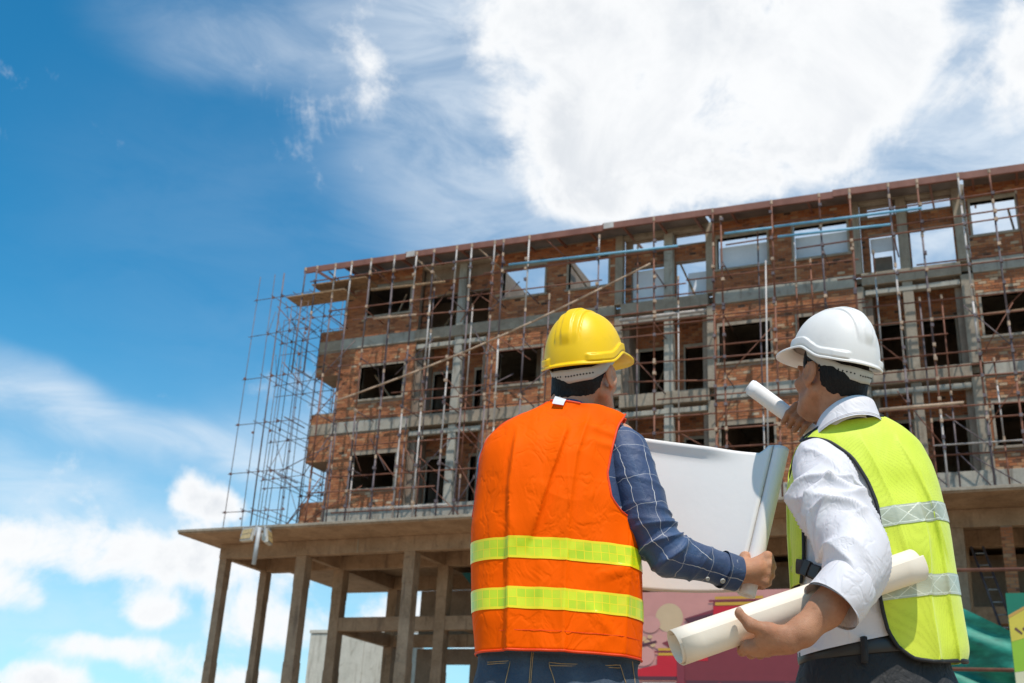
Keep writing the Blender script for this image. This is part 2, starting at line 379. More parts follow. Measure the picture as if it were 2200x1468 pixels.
# loggias
for li, (x0, x1, xc) in enumerate(LOGG):
    for fi, (z0, z1) in enumerate(FL):
        yb = 1.05; zt = z1 - 0.24
        if fi < 2:
            holes = [(x0 + 0.32, xc - 0.28, z0, z0 + 1.95), (xc + 0.30, x1 - 0.30, z0, z0 + 1.95)]
            cw = MB(); wall_core(cw, x0 + 0.21, x1 - 0.21, z0, zt, yb + 0.014, yb + 0.2, holes); cw.build('brick_wall', M_MORTAR, BLD)
            ho = [(h[0] - 0.06, h[1] + 0.06, h[2], h[3] + 0.1) for h in holes]
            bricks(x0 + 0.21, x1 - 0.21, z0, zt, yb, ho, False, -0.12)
            for h in holes:
                f = MB(); f.box(h[0] - 0.06, h[0], yb - 0.02, yb + 0.2, h[2], h[3]); f.box(h[1], h[1] + 0.06, yb - 0.02, yb + 0.2, h[2], h[3]); f.box(h[0] - 0.06, h[1] + 0.06, yb - 0.022, yb + 0.2, h[3], h[3] + 0.1)
                f.build('door_frame', M_CONC, BLD)
            slab('floor_band', x0 - 0.05, x1 + 0.05, -0.06, 0.27, z1 - 0.44, z1 - 0.006, M_CONC)
            slab('slab_ledge', x0 + 0.02, x1 - 0.02, -0.03, 0.16, z1 - 0.77, z1 - 0.60, M_CONC_PALE)
            slab('soffit_slab', x0 + 0.02, x1 - 0.02, 0.28, yb - 0.01, z1 - 0.40, z1 - 0.23, M_CONC)
        else:
            hl = [(x0 + 0.24, xc - 0.17, z0 + 0.02, z0 + 1.46), (xc + 0.19, x1 - 0.06, z0 + 0.02, z0 + 1.46), (x0 + 0.24, xc - 0.17, z1 - 0.55, z1 - 0.19), (xc + 0.19, x1 - 0.06, z1 - 0.55, z1 - 0.19)]
            if li == 0: hl = hl[:2]
            cw = MB(); wall_core(cw, x0 + 0.002, x1 - 0.002, z0, z1, 0.30, 0.46, hl); cw.build('brick_wall', M_MORTAR, BLD)
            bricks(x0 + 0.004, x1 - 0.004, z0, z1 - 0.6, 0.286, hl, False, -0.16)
            slab('lintel_beam', x0 + 0.002, x1 - 0.002, 0.02, 0.28, z1 - 0.16, z1 - 0.002, M_CONC)
        if fi < 2:                                 # side cheeks of the recess
            for a, b in ((x0 - 0.0, x0 + 0.2), (x1 - 0.2, x1)):
                MB().box(a, b, 0.21, 1.24, z0, zt - 0.2).build('brick_cheek', M_MORTAR, BLD)
    # centre column up all storeys
    for fi, (z0, z1) in enumerate(FL):
        slab('column', xc - 0.155, xc + 0.155, -0.01, 0.275, z0, z1 - (0.45 if fi < 2 else 0.17), M_CONC_PALE if li < 2 else M_CONC)
# corner columns between bays
for xa, xb in ((-11.696, -11.424), (-8.446, -8.204), (-3.596, -3.364), (-0.496, -0.124), (7.7, 8.0)):
    for fi, (z0, z1) in enumerate(FL):
        slab('column', xa, xb, -0.025, 0.27, z0, z1 - (0.445 if fi < 2 else 0.0), M_CONC)
# projecting brick boxes on the gable end
for z0, z1, bz in ((15.27, 17.15, 16.28), (11.86, 13.76, 12.90), (9.57, 10.34, None)):
    a, b = -23.72, -22.76
    MB().box(a, b, 0.014, 1.25, z0, z1).build('gable_box', M_MORTAR, BLD)
    if bz:
        bricks(a, b, z0, bz, 0.0); bricks(a, b, bz + 0.44, z1, 0.0)
        slab('floor_band', a - 0.003, b, -0.015, 0.012, bz, bz + 0.435, M_CONC)
    else: bricks(a, b, z0, z1, 0.0)
# gable end wall, rear wall and partitions
gw = MB(); wall_core(gw, 0, 9.5, F0, TOP, 0, 0.18, [(4, 6, F2 + 0.7, F2 + 2)])
o = mesh_obj('gable_wall', [(XL + 0.02 + v[1], 0.21 + v[0], v[2]) for v in gw.v], [tuple(reversed(f)) for f in gw.f], [M_MORTAR], BLD)
for z0, z1 in FL[:2]:
    MB().box(XL + 0.25, XR, 5.2, 5.35, z0, z1 - 0.23).build('partition_wall', M_MORTAR, BLD)
    MB().box(XL + 0.25, XR, 9.3, 9.5, z0, z1 - 0.23).build('rear_wall', M_MORTAR, BLD)
    for x in (-19.4, -15.0, -11.55, -8.3, -3.5, -0.3, 4.6):
        MB().box(x - 0.08, x + 0.08, 1.26, 5.19, z0, z1 - 0.23).build('partition_wall', M_MORTAR, BLD)
# top storey: part roofed at the left end, open elsewhere; grey sheeting behind some openings
MB().box(XL + 0.1, -16.7, 0.25, 9.4, TOP + 0.02, TOP + 0.07).build('roof_sheet', M_ROOF, BLD)
MB().box(XL + 0.25, -16.8, 3.4, 3.55, F2, TOP).build('partition_wall', M_MORTAR, BLD)
for x in (-16.7, -13.9):
    MB().box(x - 0.08, x + 0.08, 0.47, 3.3, F2, TOP).build('partition_wall', M_MORTAR, BLD)
def sheet(x0, x1, z0, z1, y=0.36):
    MB().box(x0, x1, y, y + 0.03, z0, z1).build('sheeting_panel', M_FOIL, BLD)
sheet(-8.02, -6.38, ZW[2][0], ZW[2][1] - 0.24, 0.24); sheet(-5.46, -3.78, ZW[2][0], ZW[2][1] - 0.26, 0.24)
sheet(-11.2, -9.98, F2 + 0.03, F2 + 1.43, 0.5); sheet(-9.2, -8.55, F2 + 0.03, F2 + 1.1, 0.5)
sheet(-3.1, -2.3, F2 + 0.95, F2 + 1.44, 0.5)
MB().box(-3.1, -2.5, 0.9, 1.1, F2, F2 + 0.95).build('partition_wall', M_MORTAR, BLD)
# leaning props seen through the openings
pr = [((-13.5, 0.35, 18.7), (-12.6, 0.6, 17.3), M_WOOD), ((-9.45, 0.4, 18.2), (-8.9, 0.5, 16.8), M_WOOD), ((-20.9, 0.6, 17.4), (-20.4, 0.6, 18.6), M_BAMBOO), ((-18.9, 0.7, 16.8), (-18.0, 0.7, 18.0), M_WOOD), ((1.1, 0.5, 18.6), (1.25, 0.5, 17.4), M_WOOD), ((-20.6, 0.5, 14.3), (-21.4, 0.5, 15.3), M_WOOD), ((-10.9, 1.5, 13.4), (-10.2, 1.6, 15.2), M_WOOD), ((-10.6, 1.9, 13.4), (-10.9, 1.9, 14.8), M_WOOD)]
for p, q, m in pr: MB().tube(p, q, 0.035, 6).build('prop', m, BLD)
# eaves: fascia channels, rafters, purlins
fx = [-24.1, -19.6, -16.0, -11.8, -7.9, -4.0, -0.1, 4.0, 8.2]
def ztop(x): return 19.49 - 0.30 * (x + 24) / 26.0
for i, (a, b) in enumerate(zip(fx[:-1], fx[1:])):
    za, zb = ztop(a) + (0.03 if i % 2 else 0.0), ztop(b) + (0.0 if i % 2 else -0.012)
    y = -1.12 - (0.02 if i % 2 else 0)
    c = MB(); h = 0.235
    for (y0, y1, t0, t1) in ((y, y + 0.012, 0, h), (y + 0.012, y + 0.09, 0, 0.014), (y + 0.012, y + 0.09, h - 0.014, h)):
        c._add([(a, y0, za - t1), (b + .03, y0, zb - t1), (b + .03, y1, zb - t1), (a, y1, za - t1), (a, y0, za - t0), (b + .03, y0, zb - t0), (b + .03, y1, zb - t0), (a, y1, za - t0)],
               [(0, 3, 2, 1), (4, 5, 6, 7), (0, 1, 5, 4), (1, 2, 6, 5), (2, 3, 7, 6), (3, 0, 4, 7)], 0, 0.5)
    c.build('fascia_channel', M_FASCIA, BLD)
x = -23.6
while x < 8:
    c = MB(); z = ztop(x) - 0.22
    c._add([(x, -1.03, z), (x + .06, -1.03, z), (x + .06, 1.4, z + 0.25), (x, 1.4, z + 0.25), (x, -1.03, z + .09), (x + .06, -1.03, z + .09), (x + .06, 1.4, z + .34), (x, 1.4, z + .34)],
           [(0, 3, 2, 1), (4, 5, 6, 7), (0, 1, 5, 4), (1, 2, 6, 5), (2, 3, 7, 6), (3, 0, 4, 7)], 0, 0.5)
    c.build('rafter', M_FASCIA, BLD); x += 1.25
for (a, b) in ((-22.6, -16.3), (-16.2, -8.3), (-8.2, -0.2), (-0.1, 8.1)):
    MB()._add([(a, -1.0, ztop(a) - 0.02), (b, -1.0, ztop(b) - 0.02), (b, 0.28, ztop(b) + 0.13), (a, 0.28, ztop(a) + 0.13), (a, -1.0, ztop(a) - 0.005), (b, -1.0, ztop(b) - 0.005), (b, 0.28, ztop(b) + 0.145), (a, 0.28, ztop(a) + 0.145)],
           [(0, 3, 2, 1), (4, 5, 6, 7), (0, 1, 5, 4), (1, 2, 6, 5), (2, 3, 7, 6), (3, 0, 4, 7)], 0, 0.5).build('roof_sheet', M_ROOF, BLD)
for x in (-19.55, -11.75): MB().box(x, x + 0.36, -1.165, -1.145, ztop(x) - 0.2, ztop(x) + 0.02).build('joint_plate', M_PALET, BLD)
# ground storey: columns, beams
CXS = [-27.0, -23.62, -19.19, -14.8, -10.4, -6.0, -1.58, 2.8, 7.2]
def col_joints(x, w, y, d, z1):
    """column cast in lifts, each lift a slightly different section"""
    c = MB(); z = 0.0; k = 0
    for zz in (2.3, 4.7, 7.3, z1):
        e = (0.0, 0.008, -0.006, 0.004)[k % 4]
        c.box(x - e, x + w + e, y - e, y + d + e, z, zz - 0.004); c.box(x + .012, x + w - .012, y + .012, y + d - .012, zz - 0.004, zz); z = zz; k += 1
    c.build('column', M_CONC_BROWN, BLD, bevel=0.012)
for ri, y in enumerate((0.0, 2.6, 6.8)):
    for ci, x in enumerate(CXS):
        if ri == 2 and ci == 0: continue
        w = 0.30 if ci == 0 else 0.42
        col_joints(x, w, y + (0.0 if ri else 0.02), 0.34 if ci == 0 else 0.42, 8.40 if ri < 2 else 8.4)
for y in (0.0, 2.6, 6.8):
    slab('canopy_beam', -27.02 if y < 5 else -23.64, XR, y, y + 0.32, 8.402, 8.925, M_CONC_BROWN)
    for i, x in enumerate(CXS):
        if i and y == 0.0: MB().box(x - 1.9, x - 1.86, -0.012, -0.002, 8.42, 8.9).build('formwork_joint', M_CONC, BLD)
for x in CXS[:4]:
    slab('cross_beam', x + 0.02, x + 0.28, 0.325, 2.595, 8.42, 8.92, M_CONC_BROWN)
    if x > -26: slab('cross_beam', x + 0.02, x + 0.28, 2.925, 6.795, 8.42, 8.92, M_CONC_BROWN)
slab('mezzanine_beam', -23.3, XR, 2.63, 2.90, 6.12, 6.62, M_CONC_BROWN)
slab('mezzanine_beam', -23.58, -23.3, 2.95, 6.9, 6.12, 6.6, M_CONC_BROWN)
slab('mezzanine_beam', -23.2, XR, 6.82, 7.1, 6.12, 6.6, M_CONC_BROWN)
slab('mezzanine_floor', -18.9, XR, 2.95, 6.8, 6.35, 6.5, M_CONC_BROWN)
iw = MB(); wall_core(iw, -22.3, XR, 0, 6.1, 7.25, 7.43, [(-21.1, -19.9, 0.5, 5.5), (-3, -1.5, 1.0, 5.0)])
iw.build('infill_wall', M_MORTAR, BLD)
iw = MB(); wall_core(iw, -22.3, XR, 6.62, 8.4, 7.25, 7.43, []); iw.build('infill_wall', M_MORTAR, BLD)
iw = MB(); wall_core(iw, -17.6, XR, 6.55, 8.4, 4.6, 4.78, [(-16.2, -15.7, 7.1, 7.6)]); iw.build('infill_wall', M_MORTAR, BLD)
bricks(-17.6, -10, 6.6, 8.38, 4.586, [(-16.2, -15.7, 7.1, 7.6)])
MB().box(-1.15, 1.6, 0.6, 0.75, 4.75, 5.15).build('door_lintel', M_CONC, BLD)
pc = MB(); pc.box(-0.185, 0.125, 0.014, 0.3, 0, 8.4); pc.build('brick_pier', M_MORTAR, BLD); bricks(-0.19, 0.13, 0.0, 8.38, 0.0)
slab('low_wall', -1.15, 8.0, 0.35, 0.55, 3.9, 5.5, M_CONC)
slab('ground_ceiling', -18.9, XR, 4.8, 10, 8.4, 8.6, M_CONC_BROWN)
rw = MB().box(-18.9, XR, 9.4, 9.6, 0, 8.38); rw.build('rear_wall', M_MORTAR, BLD)
MB()._add([(-18.5, 3.2, 8.25), (-11, 3.2, 8.15), (-11, 4.5, 7.75), (-18.5, 4.5, 7.8), (-18.5, 3.2, 8.24), (-11, 3.2, 8.14), (-11, 4.5, 7.74), (-18.5, 4.5, 7.79)], [(0, 1, 2, 3), (7, 6, 5, 4)], 0, .5).build('tarpaulin', simple('teal_tarp', (0.02, 0.18, 0.2), 0.5), BLD)
# joined brickwork and the 300 largest single bricks
def cam_dist(p): return (Vector(p[:3]) - CAM_POS).length + (0 if p[0] < 1.75 else 100)
singles.sort(key=cam_dist)
bme = bpy.data.meshes.new('brick')
_b = MB().box(-0.5, 0.5, 0, 0.05, 0, BH, 0, .5, True)
bme.from_pydata(_b.v, [], _b.f); bme.materials.append(M_BRICK_O)
for i, (x, y, z, L) in enumerate(singles):
    if i < 300:
        o = bpy.data.objects.new('brick', bme); COL.objects.link(o)
        o.location = (x, y, z); o.scale = (L, 1, 1)
        attach(o, BLD)
    else: bw.box(x - L / 2, x + L / 2, y, y + 0.05, z, z + BH, 0, min(1, max(0, rnd.gauss(0.5, 0.24))), True)
bw.build('brickwork', M_BRICK, BLD, kind='stuff')

# ------------------------------------------------------------------ pale wall beyond the columns
bwall = MB()
for i in range(4):
    bwall.box(-31.9 + i * 1.55, -31.9 + (i + 1) * 1.55 - 0.02, 14.0, 14.25, 0, 7.75 + rnd.uniform(-.03, .03))
bwall.box(-31.95, -25.65, 13.96, 14.3, 7.8, 7.95)
o = bwall.build('concrete_wall', M_CONC_WHITE); tag(o, 'stained whitish concrete wall seen between the bare columns', 'wall')
# ------------------------------------------------------------------ front scaffold
SCF = thing('tube_scaffold', 'rusty tube scaffold standing on the canopy across the brick front', 'scaffold', (-10, -1.2, 9.06))
cpl = MB()
def coupler(x, y, z): cpl.box(x - .045, x + .045, y - .055, y + .055, z - .05, z + .05, rnd.choice((0, 0, 1)))
YO, YI = -1.27, -0.48
PX = [-23.94, -23.41, -22.53, -21.82, -20.94, -19.93, -19.06, -18.29, -17.41, -16.75, -15.86, -15.45, -14.56, -11.89, -9.86, -7.89, -7.57, -5.96, -4.38, -3.49, -2.23, -1.38, -0.18, 0.69, 2.0, 3.3, 4.6, 5.9, 7.2]
poleM = [M_GREYT, M_RUST, M_PALET]
def pole(x, y, z0, z1, lean=0.0, r=0.027, ms=None):
    # lengths of tube joined end to end, each with its own finish
    z = z0; xx = x
    while z < z1 - 0.05:
        L = min(rnd.choice((1.7, 2.4, 3.2, 4.0)), z1 - z)
        m = ms if ms else rnd.choice((M_GREYT, M_GREYT, M_GREYT, M_RUST, M_PALET) if x < -13 else (M_RUST, M_RUST, M_GREYT, M_GREYT, M_PALET))
        MB().tube((x + lean * (z - z0), y, z), (x + lean * (z + L - z0), y, z + L), r, 8).build('pole', m, SCF, smooth=True)
        cpl.tube((x + lean * (z + L - z0), y, z + L - .07), (x + lean * (z + L - z0), y, z + L + .07), r + .012, 8, 1)
        z += L
for i, x in enumerate(PX):
    top = 18.8 if x in (-11.89, -7.57, -5.8) else ztop(x) - 0.17
    red = M_RUST if x in (-9.86, -7.89, -7.57, -5.96) else None
    pole(x, YO, 9.07 if x > -23 else 15.0, top, rnd.uniform(-.006, .006), 0.03, red)
for x in [-21.3, -19.3, -16.1, -14.0, -12.5, -9.3, -5.4, -1.7, -22.2, -20.4, -18.6, -17.0, -14.9, -13.2, -10.7, -8.1, -6.6, -4.9, -2.9, -1.1, 0.2, 1.4, 3.0, 4.8, 6.5]:
    pole(x, YI, 9.09, rnd.choice((13.2, 15.4, 17.2, 18.6)), rnd.uniform(-.008, .008), 0.025)
LED = [(-23.6, -16, 18.72, 18.62, 0), (-20.6, -9.0, 18.38, 18.30, 0), (-16.2, -9, 18.0, 17.9, 0), (-21.5, -15.7, 16.86, 16.55, 0), (-22.4, -15.5, 15.05, 14.88, 0), (-22.2, -15.5, 11.07, 11.02, 0), (-22.4, -11, 13.26, 13.2, 0), (-18.9, -15.4, 13.44, 13.36, 0),
       (-15.4, -9, 14.9, 14.85, 0), (-9.0, -3.4, 17.06, 17.0, 0), (-11, -4.4, 16.6, 16.48, 0), (-12.5, -3.3, 15.70, 15.6, 0), (-7.45, -5.2, 17.76, 17.79, 0), (-5.2, 1.8, 17.27, 17.36, 0), (-11.3, -3.2, 15.52, 15.5, 0), (-11.2, -5.0, 13.93, 13.77, 0), (-11.0, -8.0, 13.62, 13.38, 0), (-3.4, 5, 15.31, 15.2, 0), (-3.2, 5, 13.54, 13.5, 0), (-3.2, 5, 13.08, 13.14, 0), (-2.2, 6, 10.41, 10.37, 0), (-1.7, 6, 10.71, 10.67, 1), (-2.2, 4, 17.6, 17.65, 0), (-1.7, 6, 16.54, 16.49, 0), (-11, -5, 11.5, 11.45, 0), (-5.2, 3, 11.9, 11.8, 0), (-9, -4, 14.6, 14.55, 0), (-22, -14.5, 9.75, 9.72, 0), (-20.2, -17, 9.6, 9.6, 1), (-12, -6, 12.3, 12.25, 0), (-13, -9, 17.0, 16.95, 0),
       (-21.5, -17, 12.2, 12.15, 0), (-20, -14.6, 14.1, 14.0, 0), (-18, -12, 17.6, 17.5, 0), (-15.5, -9.5, 10.4, 10.35, 0), (-13.5, -8, 16.1, 16.05, 0), (-8.5, -4, 18.75, 18.72, 0), (-10, -5.5, 12.9, 12.85, 0), (-8.6, -3, 10.9, 10.8, 0), (-6, -1, 14.2, 14.15, 0), (-4, 2, 16.0, 15.95, 0), (-3.4, 3, 12.5, 12.4, 0), (-3, 3, 18.2, 18.25, 0), (-22.6, -18, 17.35, 17.3, 0), (-22.6, -17.5, 10.3, 10.25, 0), (-3.2, 2, 14.35, 14.3, 0), (-1.5, 4, 11.2, 11.15, 0)]
for a, b, za, zb, k in LED:
    y = YO - 0.045 if rnd.random() < .6 else YI - 0.05
    MB().tube((a, y, za), (b, y, zb), 0.026, 8).build('ledger', (M_RUST, M_PALET)[k], SCF, smooth=True)
    for x in PX:
        if a < x < b: coupler(x, YO - 0.03, za + (zb - za) * (x - a) / (b - a))
# board and thick rails on the brackets
for p, q, r, m in [((-20.9, -1.2, 18.05), (-17.8, -1.2, 17.95), .05, M_WOOD), ((-20.6, -1.3, 16.80), (-18.8, -1.3, 16.72), .045, M_BAMBOO), ((-3.05, -1.3, 11.67), (-0.75, -1.3, 11.68), .05, M_BAMBOO), ((-11.4, -0.3, 15.98), (-8.4, -0.3, 15.98), .07, M_PALET), ((0.05, -0.4, 14.7), (3, -0.4, 14.75), .045, M_WOOD)]:
    MB().tube(p, q, r, 8).build('rail', m, SCF, smooth=True)
for x0, x1, z, y in [(-24.6, -22.0, 18.16, -1.35), (-23.6, -21.2, 18.62, -1.2)]:
    MB().box(x0, x1, y, y + 0.5, z, z + 0.05).build('plank', M_WOOD, SCF)
    MB().box(x0, x1, y + .55, y + 0.95, z + .01, z + 0.06).build('plank', M_WOOD, SCF)
# blue tubes lying along the upper lift
for p, q in [((-15.2, YO - .1, 18.17), (-9.05, YO - .1, 17.95)), ((-7.47, YO - .11, 18.15), (-5.92, YO - .11, 18.11)), ((-5.85, YO - .1, 18.14), (-1.35, YO - .1, 18.04)), ((-5.75, YO - .1, 17.76), (-2.3, YO - .1, 17.63))]:
    MB().tube(p, q, 0.042, 10).build('blue_tube', M_BLUE, SCF, smooth=True)
# braces
for i in range(60):
    x = rnd.choice(PX[:24]); z = rnd.choice((9.3, 10.6, 11.2, 13.3, 14.8, 16.6)); s = rnd.choice((-1, 1))
    y0, y1 = (YI - .03, YI - .03) if rnd.random() < .6 else (YO + .04, YI)
    MB().tube((x, y0, z), (x + s * rnd.uniform(0.7, 1.7), y1, z + rnd.uniform(1.0, 1.9)), 0.018, 6).build('brace', rnd.choice((M_RUST, M_GREYT)), SCF, smooth=True)
for x in (-23.0, -21.2, -19.2, -16.6, -14.0):
    MB().tube((x, -1.06, 19.2), (x + .75, -0.2, 18.5), 0.03, 6).build('brace', rnd.choice((M_BAMBOO, M_FASCIA)), SCF, smooth=True)
for x in PX[::2]:
    for z in (11.05, 13.2, 15.2, 17.1): MB().tube((x, YO - .1, z + .05), (x, -0.02, z + .05), 0.022, 6).build('transom', rnd.choice((M_RUST, M_GREYT)), SCF, smooth=True)
# long bamboo laid across the front, white down pipe
nb = 14; bb = MB()
P0, P1 = Vector((-21.79, -1.42, 13.63)), Vector((-9.97, -1.42, 17.41))
for i in range(nb):
    f0, f1 = i / nb, (i + 1) / nb
    a = P0.lerp(P1, f0); b = P0.lerp(P1, f1)
    a.z -= 0.28 * math.sin(math.pi * f0); b.z -= 0.28 * math.sin(math.pi * f1)
    bb.tube(a, b, .034, 8)
bb.build('bamboo_pole', M_BAMBOO, SCF, smooth=True)
MB().tube((-6.14, -1.5, 16.9), (-6.32, -1.5, 9.2), 0.026, 8).build('hanging_pipe', M_PALET, SCF, smooth=True)
cpl.build('couplers', [M_GREYT, M_BAMBOO], SCF, kind='stuff')

# ------------------------------------------------------------------ gable scaffold standing out over the canopy corner
SCG = thing('gable_scaffold', 'open lattice of thin tubes rising at the end of the brick building', 'scaffold', (-25, 0.5, 9.06))
gc = MB()
GX = [-26.07, -25.29, -24.85, -24.3, -23.55]
GY = [-1.25, -0.3, 0.9, 2.2, 3.6]
GX = GX
for i, x in enumerate(GX):
    for j, y in enumerate(GY):
        if i == 0 and j not in (0, 2): continue
        t = 19.3 if j == 0 else 18.4 + rnd.uniform(-1.5, .6)
        if i >= 3 and j == 0: t = 17.9
        MB().tube((x + rnd.uniform(-.05, .05), y, 9.07), (x + rnd.uniform(-.08, .08), y + rnd.uniform(-.05, .05), t), 0.026 if (i == 2 and j == 0) else 0.014, 6).build('pole', M_GREYT, SCG, smooth=True)
for z in (9.8, 11.25, 13.15, 15.0, 16.75, 18.3):
    for j, y in enumerate(GY):
        if rnd.random() < .25 and j > 0: continue
        MB().tube((GX[0 if j in (0, 2) else 1] - .1, y - .03, z + rnd.uniform(-.06, .06)), (GX[-1] + .1, y - .03, z + rnd.uniform(-.06, .06)), 0.014, 6).build('ledger', M_GREYT, SCG, smooth=True)
    for i, x in enumerate(GX):
        if i and rnd.random() < .85: MB().tube((x - .03, GY[0] - .1, z + .08), (x - .03, GY[-1] + .1, z + .08), 0.014, 6).build('transom', M_GREYT, SCG, smooth=True)
        for y in GY:
            if rnd.random() < .6: s = rnd.uniform(.025, .042); gc.box(x - s, x + s, y - s, y + s, z - s, z + s)
for i in range(16):
    x = rnd.choice(GX[1:4]); y = rnd.choice(GY[:4]); z = rnd.choice((9.9, 11.3, 13.2, 15.1, 16.8))
    MB().tube((x, y, z), (x + rnd.choice((-.7, .7)), y + rnd.uniform(0, 1.2), z + 1.5), 0.012, 6).build('brace', M_GREYT, SCG, smooth=True)
gc.build('couplers', M_RUST, SCG, kind='stuff')

# ------------------------------------------------------------------ floodlights on a post at the canopy corner
FL_ = thing('floodlight_post', 'grey post with two floodlights clamped at the canopy corner', 'floodlight', (-23.85, -2.1, 7.66))
M_PAINT = simple('grey_paint', (0.42, 0.44, 0.46), 0.5, 0.12, 5.0)
M_WHITE = simple('cream_enamel', (0.50, 0.46, 0.40), 0.4, 0.08, 5.0)
M_DARKG = simple('dark_grey_metal', (0.13, 0.14, 0.16), 0.5, 0.15)
M_LENS = simple('lamp_reflector', (0.50, 0.36, 0.17), 0.25, 0.25, 9.0)
MB().tube((-23.85, -2.1, 7.66), (-23.82, -2.1, 8.95), 0.075, 14).build('post', M_PAINT, FL_, smooth=True)
MB().box(-23.89, -23.81, -2.1, -1.8, 8.9, 8.96).build('clamp', M_PAINT, FL_)
def lamp(cx, cy, cz, yaw, pitch):
    rot = Matrix.Translation((cx, cy, cz)) @ Matrix.Rotation(yaw, 4, 'Z') @ Matrix.Rotation(pitch, 4, 'X')
    def b(name, mat, boxes, par, bev=0.012):
        m = MB()
        for x in boxes: m.box(*x)
        m.v = [tuple(rot @ Vector(v)) for v in m.v]
        return m.build(name, mat, par, bevel=bev)
    h = b('lamp_head', M_WHITE, [(-.27, .27, -.02, .14, -.24, .24), (-.16, .16, .14, .24, -.14, .14)], FL_, 0.03)
    b('reflector', M_LENS, [(-.24, .24, -.034, -.024, -.18, -.012), (-.24, .24, -.034, -.024, .012, .18)], h, 0)
    b('bezel', M_DARKG, [(-.26, .26, -.024, -.0205, -.2, .2)], h, 0)
    b('bracket', M_PAINT, [(-.335, -.31, 0.02, .08, -.05, .3), (.31, .335, 0.02, .08, -.05, .3), (-.335, .335, .02, .08, .3, .325)], h, 0)
lamp(-24.22, -2.22, 8.70, R_(-12), R_(-12))
lamp(-23.42, -2.0, 8.62, R_(108), R_(-10))

# ------------------------------------------------------------------ right hand foreground: rails, green net, site board, ladder
RAIL = thing('site_railing', 'rusty tube railing in front of the ground storey at the right', 'railing', (2, -4, 0))
for z in (6.36, 3.98): MB().tube((-2.6, -4, z + .06), (9, -4, z - .1), 0.045, 8).build('rail', M_RUST, RAIL, smooth=True)
for x in (-2.5, 2.2, 6.5): MB().tube((x, -3.93, 0), (x, -3.93, 6.5), 0.04, 8).build('post', M_RUST, RAIL, smooth=True)
NETM, t, b = new_mat('green_netting')
co = obj_co(t); f = t.noise(t.mapping(co, scale=(1.2, 1, 3.5)), 1.6, 5, 0.6)
t.put(b.inputs['Base Color'], t.ramp(f, [(0.3, (0.005, 0.13, 0.09)), (0.55, (0.012, 0.26, 0.18)), (0.75, (0.05, 0.40, 0.29))])); b.inputs['Roughness'].default_value = 0.6
b.inputs['Transmission Weight'].default_value = 0.0
nx, nz = 70, 44; V = []; Fc = []
for j in range(nz + 1):
    for i in range(nx + 1):
        u, v = i / nx, j / nz
        x = -3.4 + u * 8.4; top = 6.05 - 0.55 * (x + 2.2) if x < -0.2 else 4.95 + 0.05 * math.sin(3 * x)
        top = max(4.9, min(top, 6.3))
        z = 0.2 + v * (top - 0.2)
        d = x * 0.55 + z
        y = -3.62 + 0.16 * math.sin(2.6 * d + 0.8 * math.sin(1.3 * x)) + 0.07 * math.sin(6.1 * d + 1.1 * x) + 0.05 * math.sin(11 * (x * .3 + z))
        V.append((x, y, z))
for j in range(nz):
    for i in range(nx):
        a = j * (nx + 1) + i; Fc.append((a, a + 1, a + nx + 2, a + nx + 1))
o = mesh_obj('safety_net', V, Fc, NETM, None, True); tag(o, 'green construction netting hung in folds beside the concrete pillar', 'netting')
lad = thing('ladder', 'grey ladder leaning in the dark ground floor opening at right', 'ladder', (-0.75, 0.5, 3.9))
for dx in (0, 0.42):
    MB().tube((-0.42 + dx * .75, 0.30, 5.5), (-1.02 + dx * .75, 0.95, 8.05), 0.035, 6).build('stile', M_GREYT, lad, smooth=True)
for k in range(7):
    f = k / 7 + .06; MB().tube((-0.42 - .6 * f, .30 + .65 * f, 5.5 + 2.55 * f), (-0.105 - .6 * f, .30 + .65 * f, 5.5 + 2.55 * f), 0.02, 6).build('rung', M_PALET, lad, smooth=True)

def flat(name, col, rough=0.45): return simple(name, col, rough, 0.06, 3.0)
SB = thing('site_board', 'tall green and yellow printed board at the right edge', 'sign', (0.35, -6.2, 0))
def quadboard(mb, pts, m): mb.poly(pts, m)
sbm = [flat('board_green', (0.012, 0.17, 0.10)), flat('board_yellow', (0.62, 0.50, 0.06)), flat('board_lime', (0.28, 0.48, 0.03)), flat('board_orange', (0.55, 0.30, 0.07)), flat('board_brown', (0.13, 0.06, 0.04)), flat('board_cream', (0.62, 0.58, 0.38))]
SX0 = -0.20; SY = -6.2
MB().box(SX0, SX0 + 2.2, SY + .003, SY + .05, 0.0, 5.42).build('panel', sbm[0], SB)
pm = MB()
def arc(z0, sag, n=14, x0=SX0 + .01, x1=SX0 + 2.19): return [(x0 + (x1 - x0) * i / n, z0 + sag * math.sin(math.pi * i / n)) for i in range(n + 1)]
def band(za, sa, zb, sb, m, yo):
    A = arc(za, sa); B = arc(zb, sb)
    for i in range(len(A) - 1): pm.poly([(B[i][0], SY - yo, B[i][1]), (B[i + 1][0], SY - yo, B[i + 1][1]), (A[i + 1][0], SY - yo, A[i + 1][1]), (A[i][0], SY - yo, A[i][1])], m)
band(4.93, .4, 4.86, .4, 3, .002); band(4.855, .4, 4.35, .2, 1, .002); band(4.345, .2, 3.7, .1, 2, .002); band(3.695, .1, 3.3, 0.1, 5, .002); band(3.295, .1, 0.6, .0, 4, .002)
for k in range(5):
    a = SX0 + .1 + k * .16; pm.poly([(a, SY - .006, 4.62), (a + .14, SY - .006, 4.50 - .02 * k), (a + .16, SY - .006, 4.54), (a + .03, SY - .006, 4.67)], 4)
pm.build('print', sbm, SB)

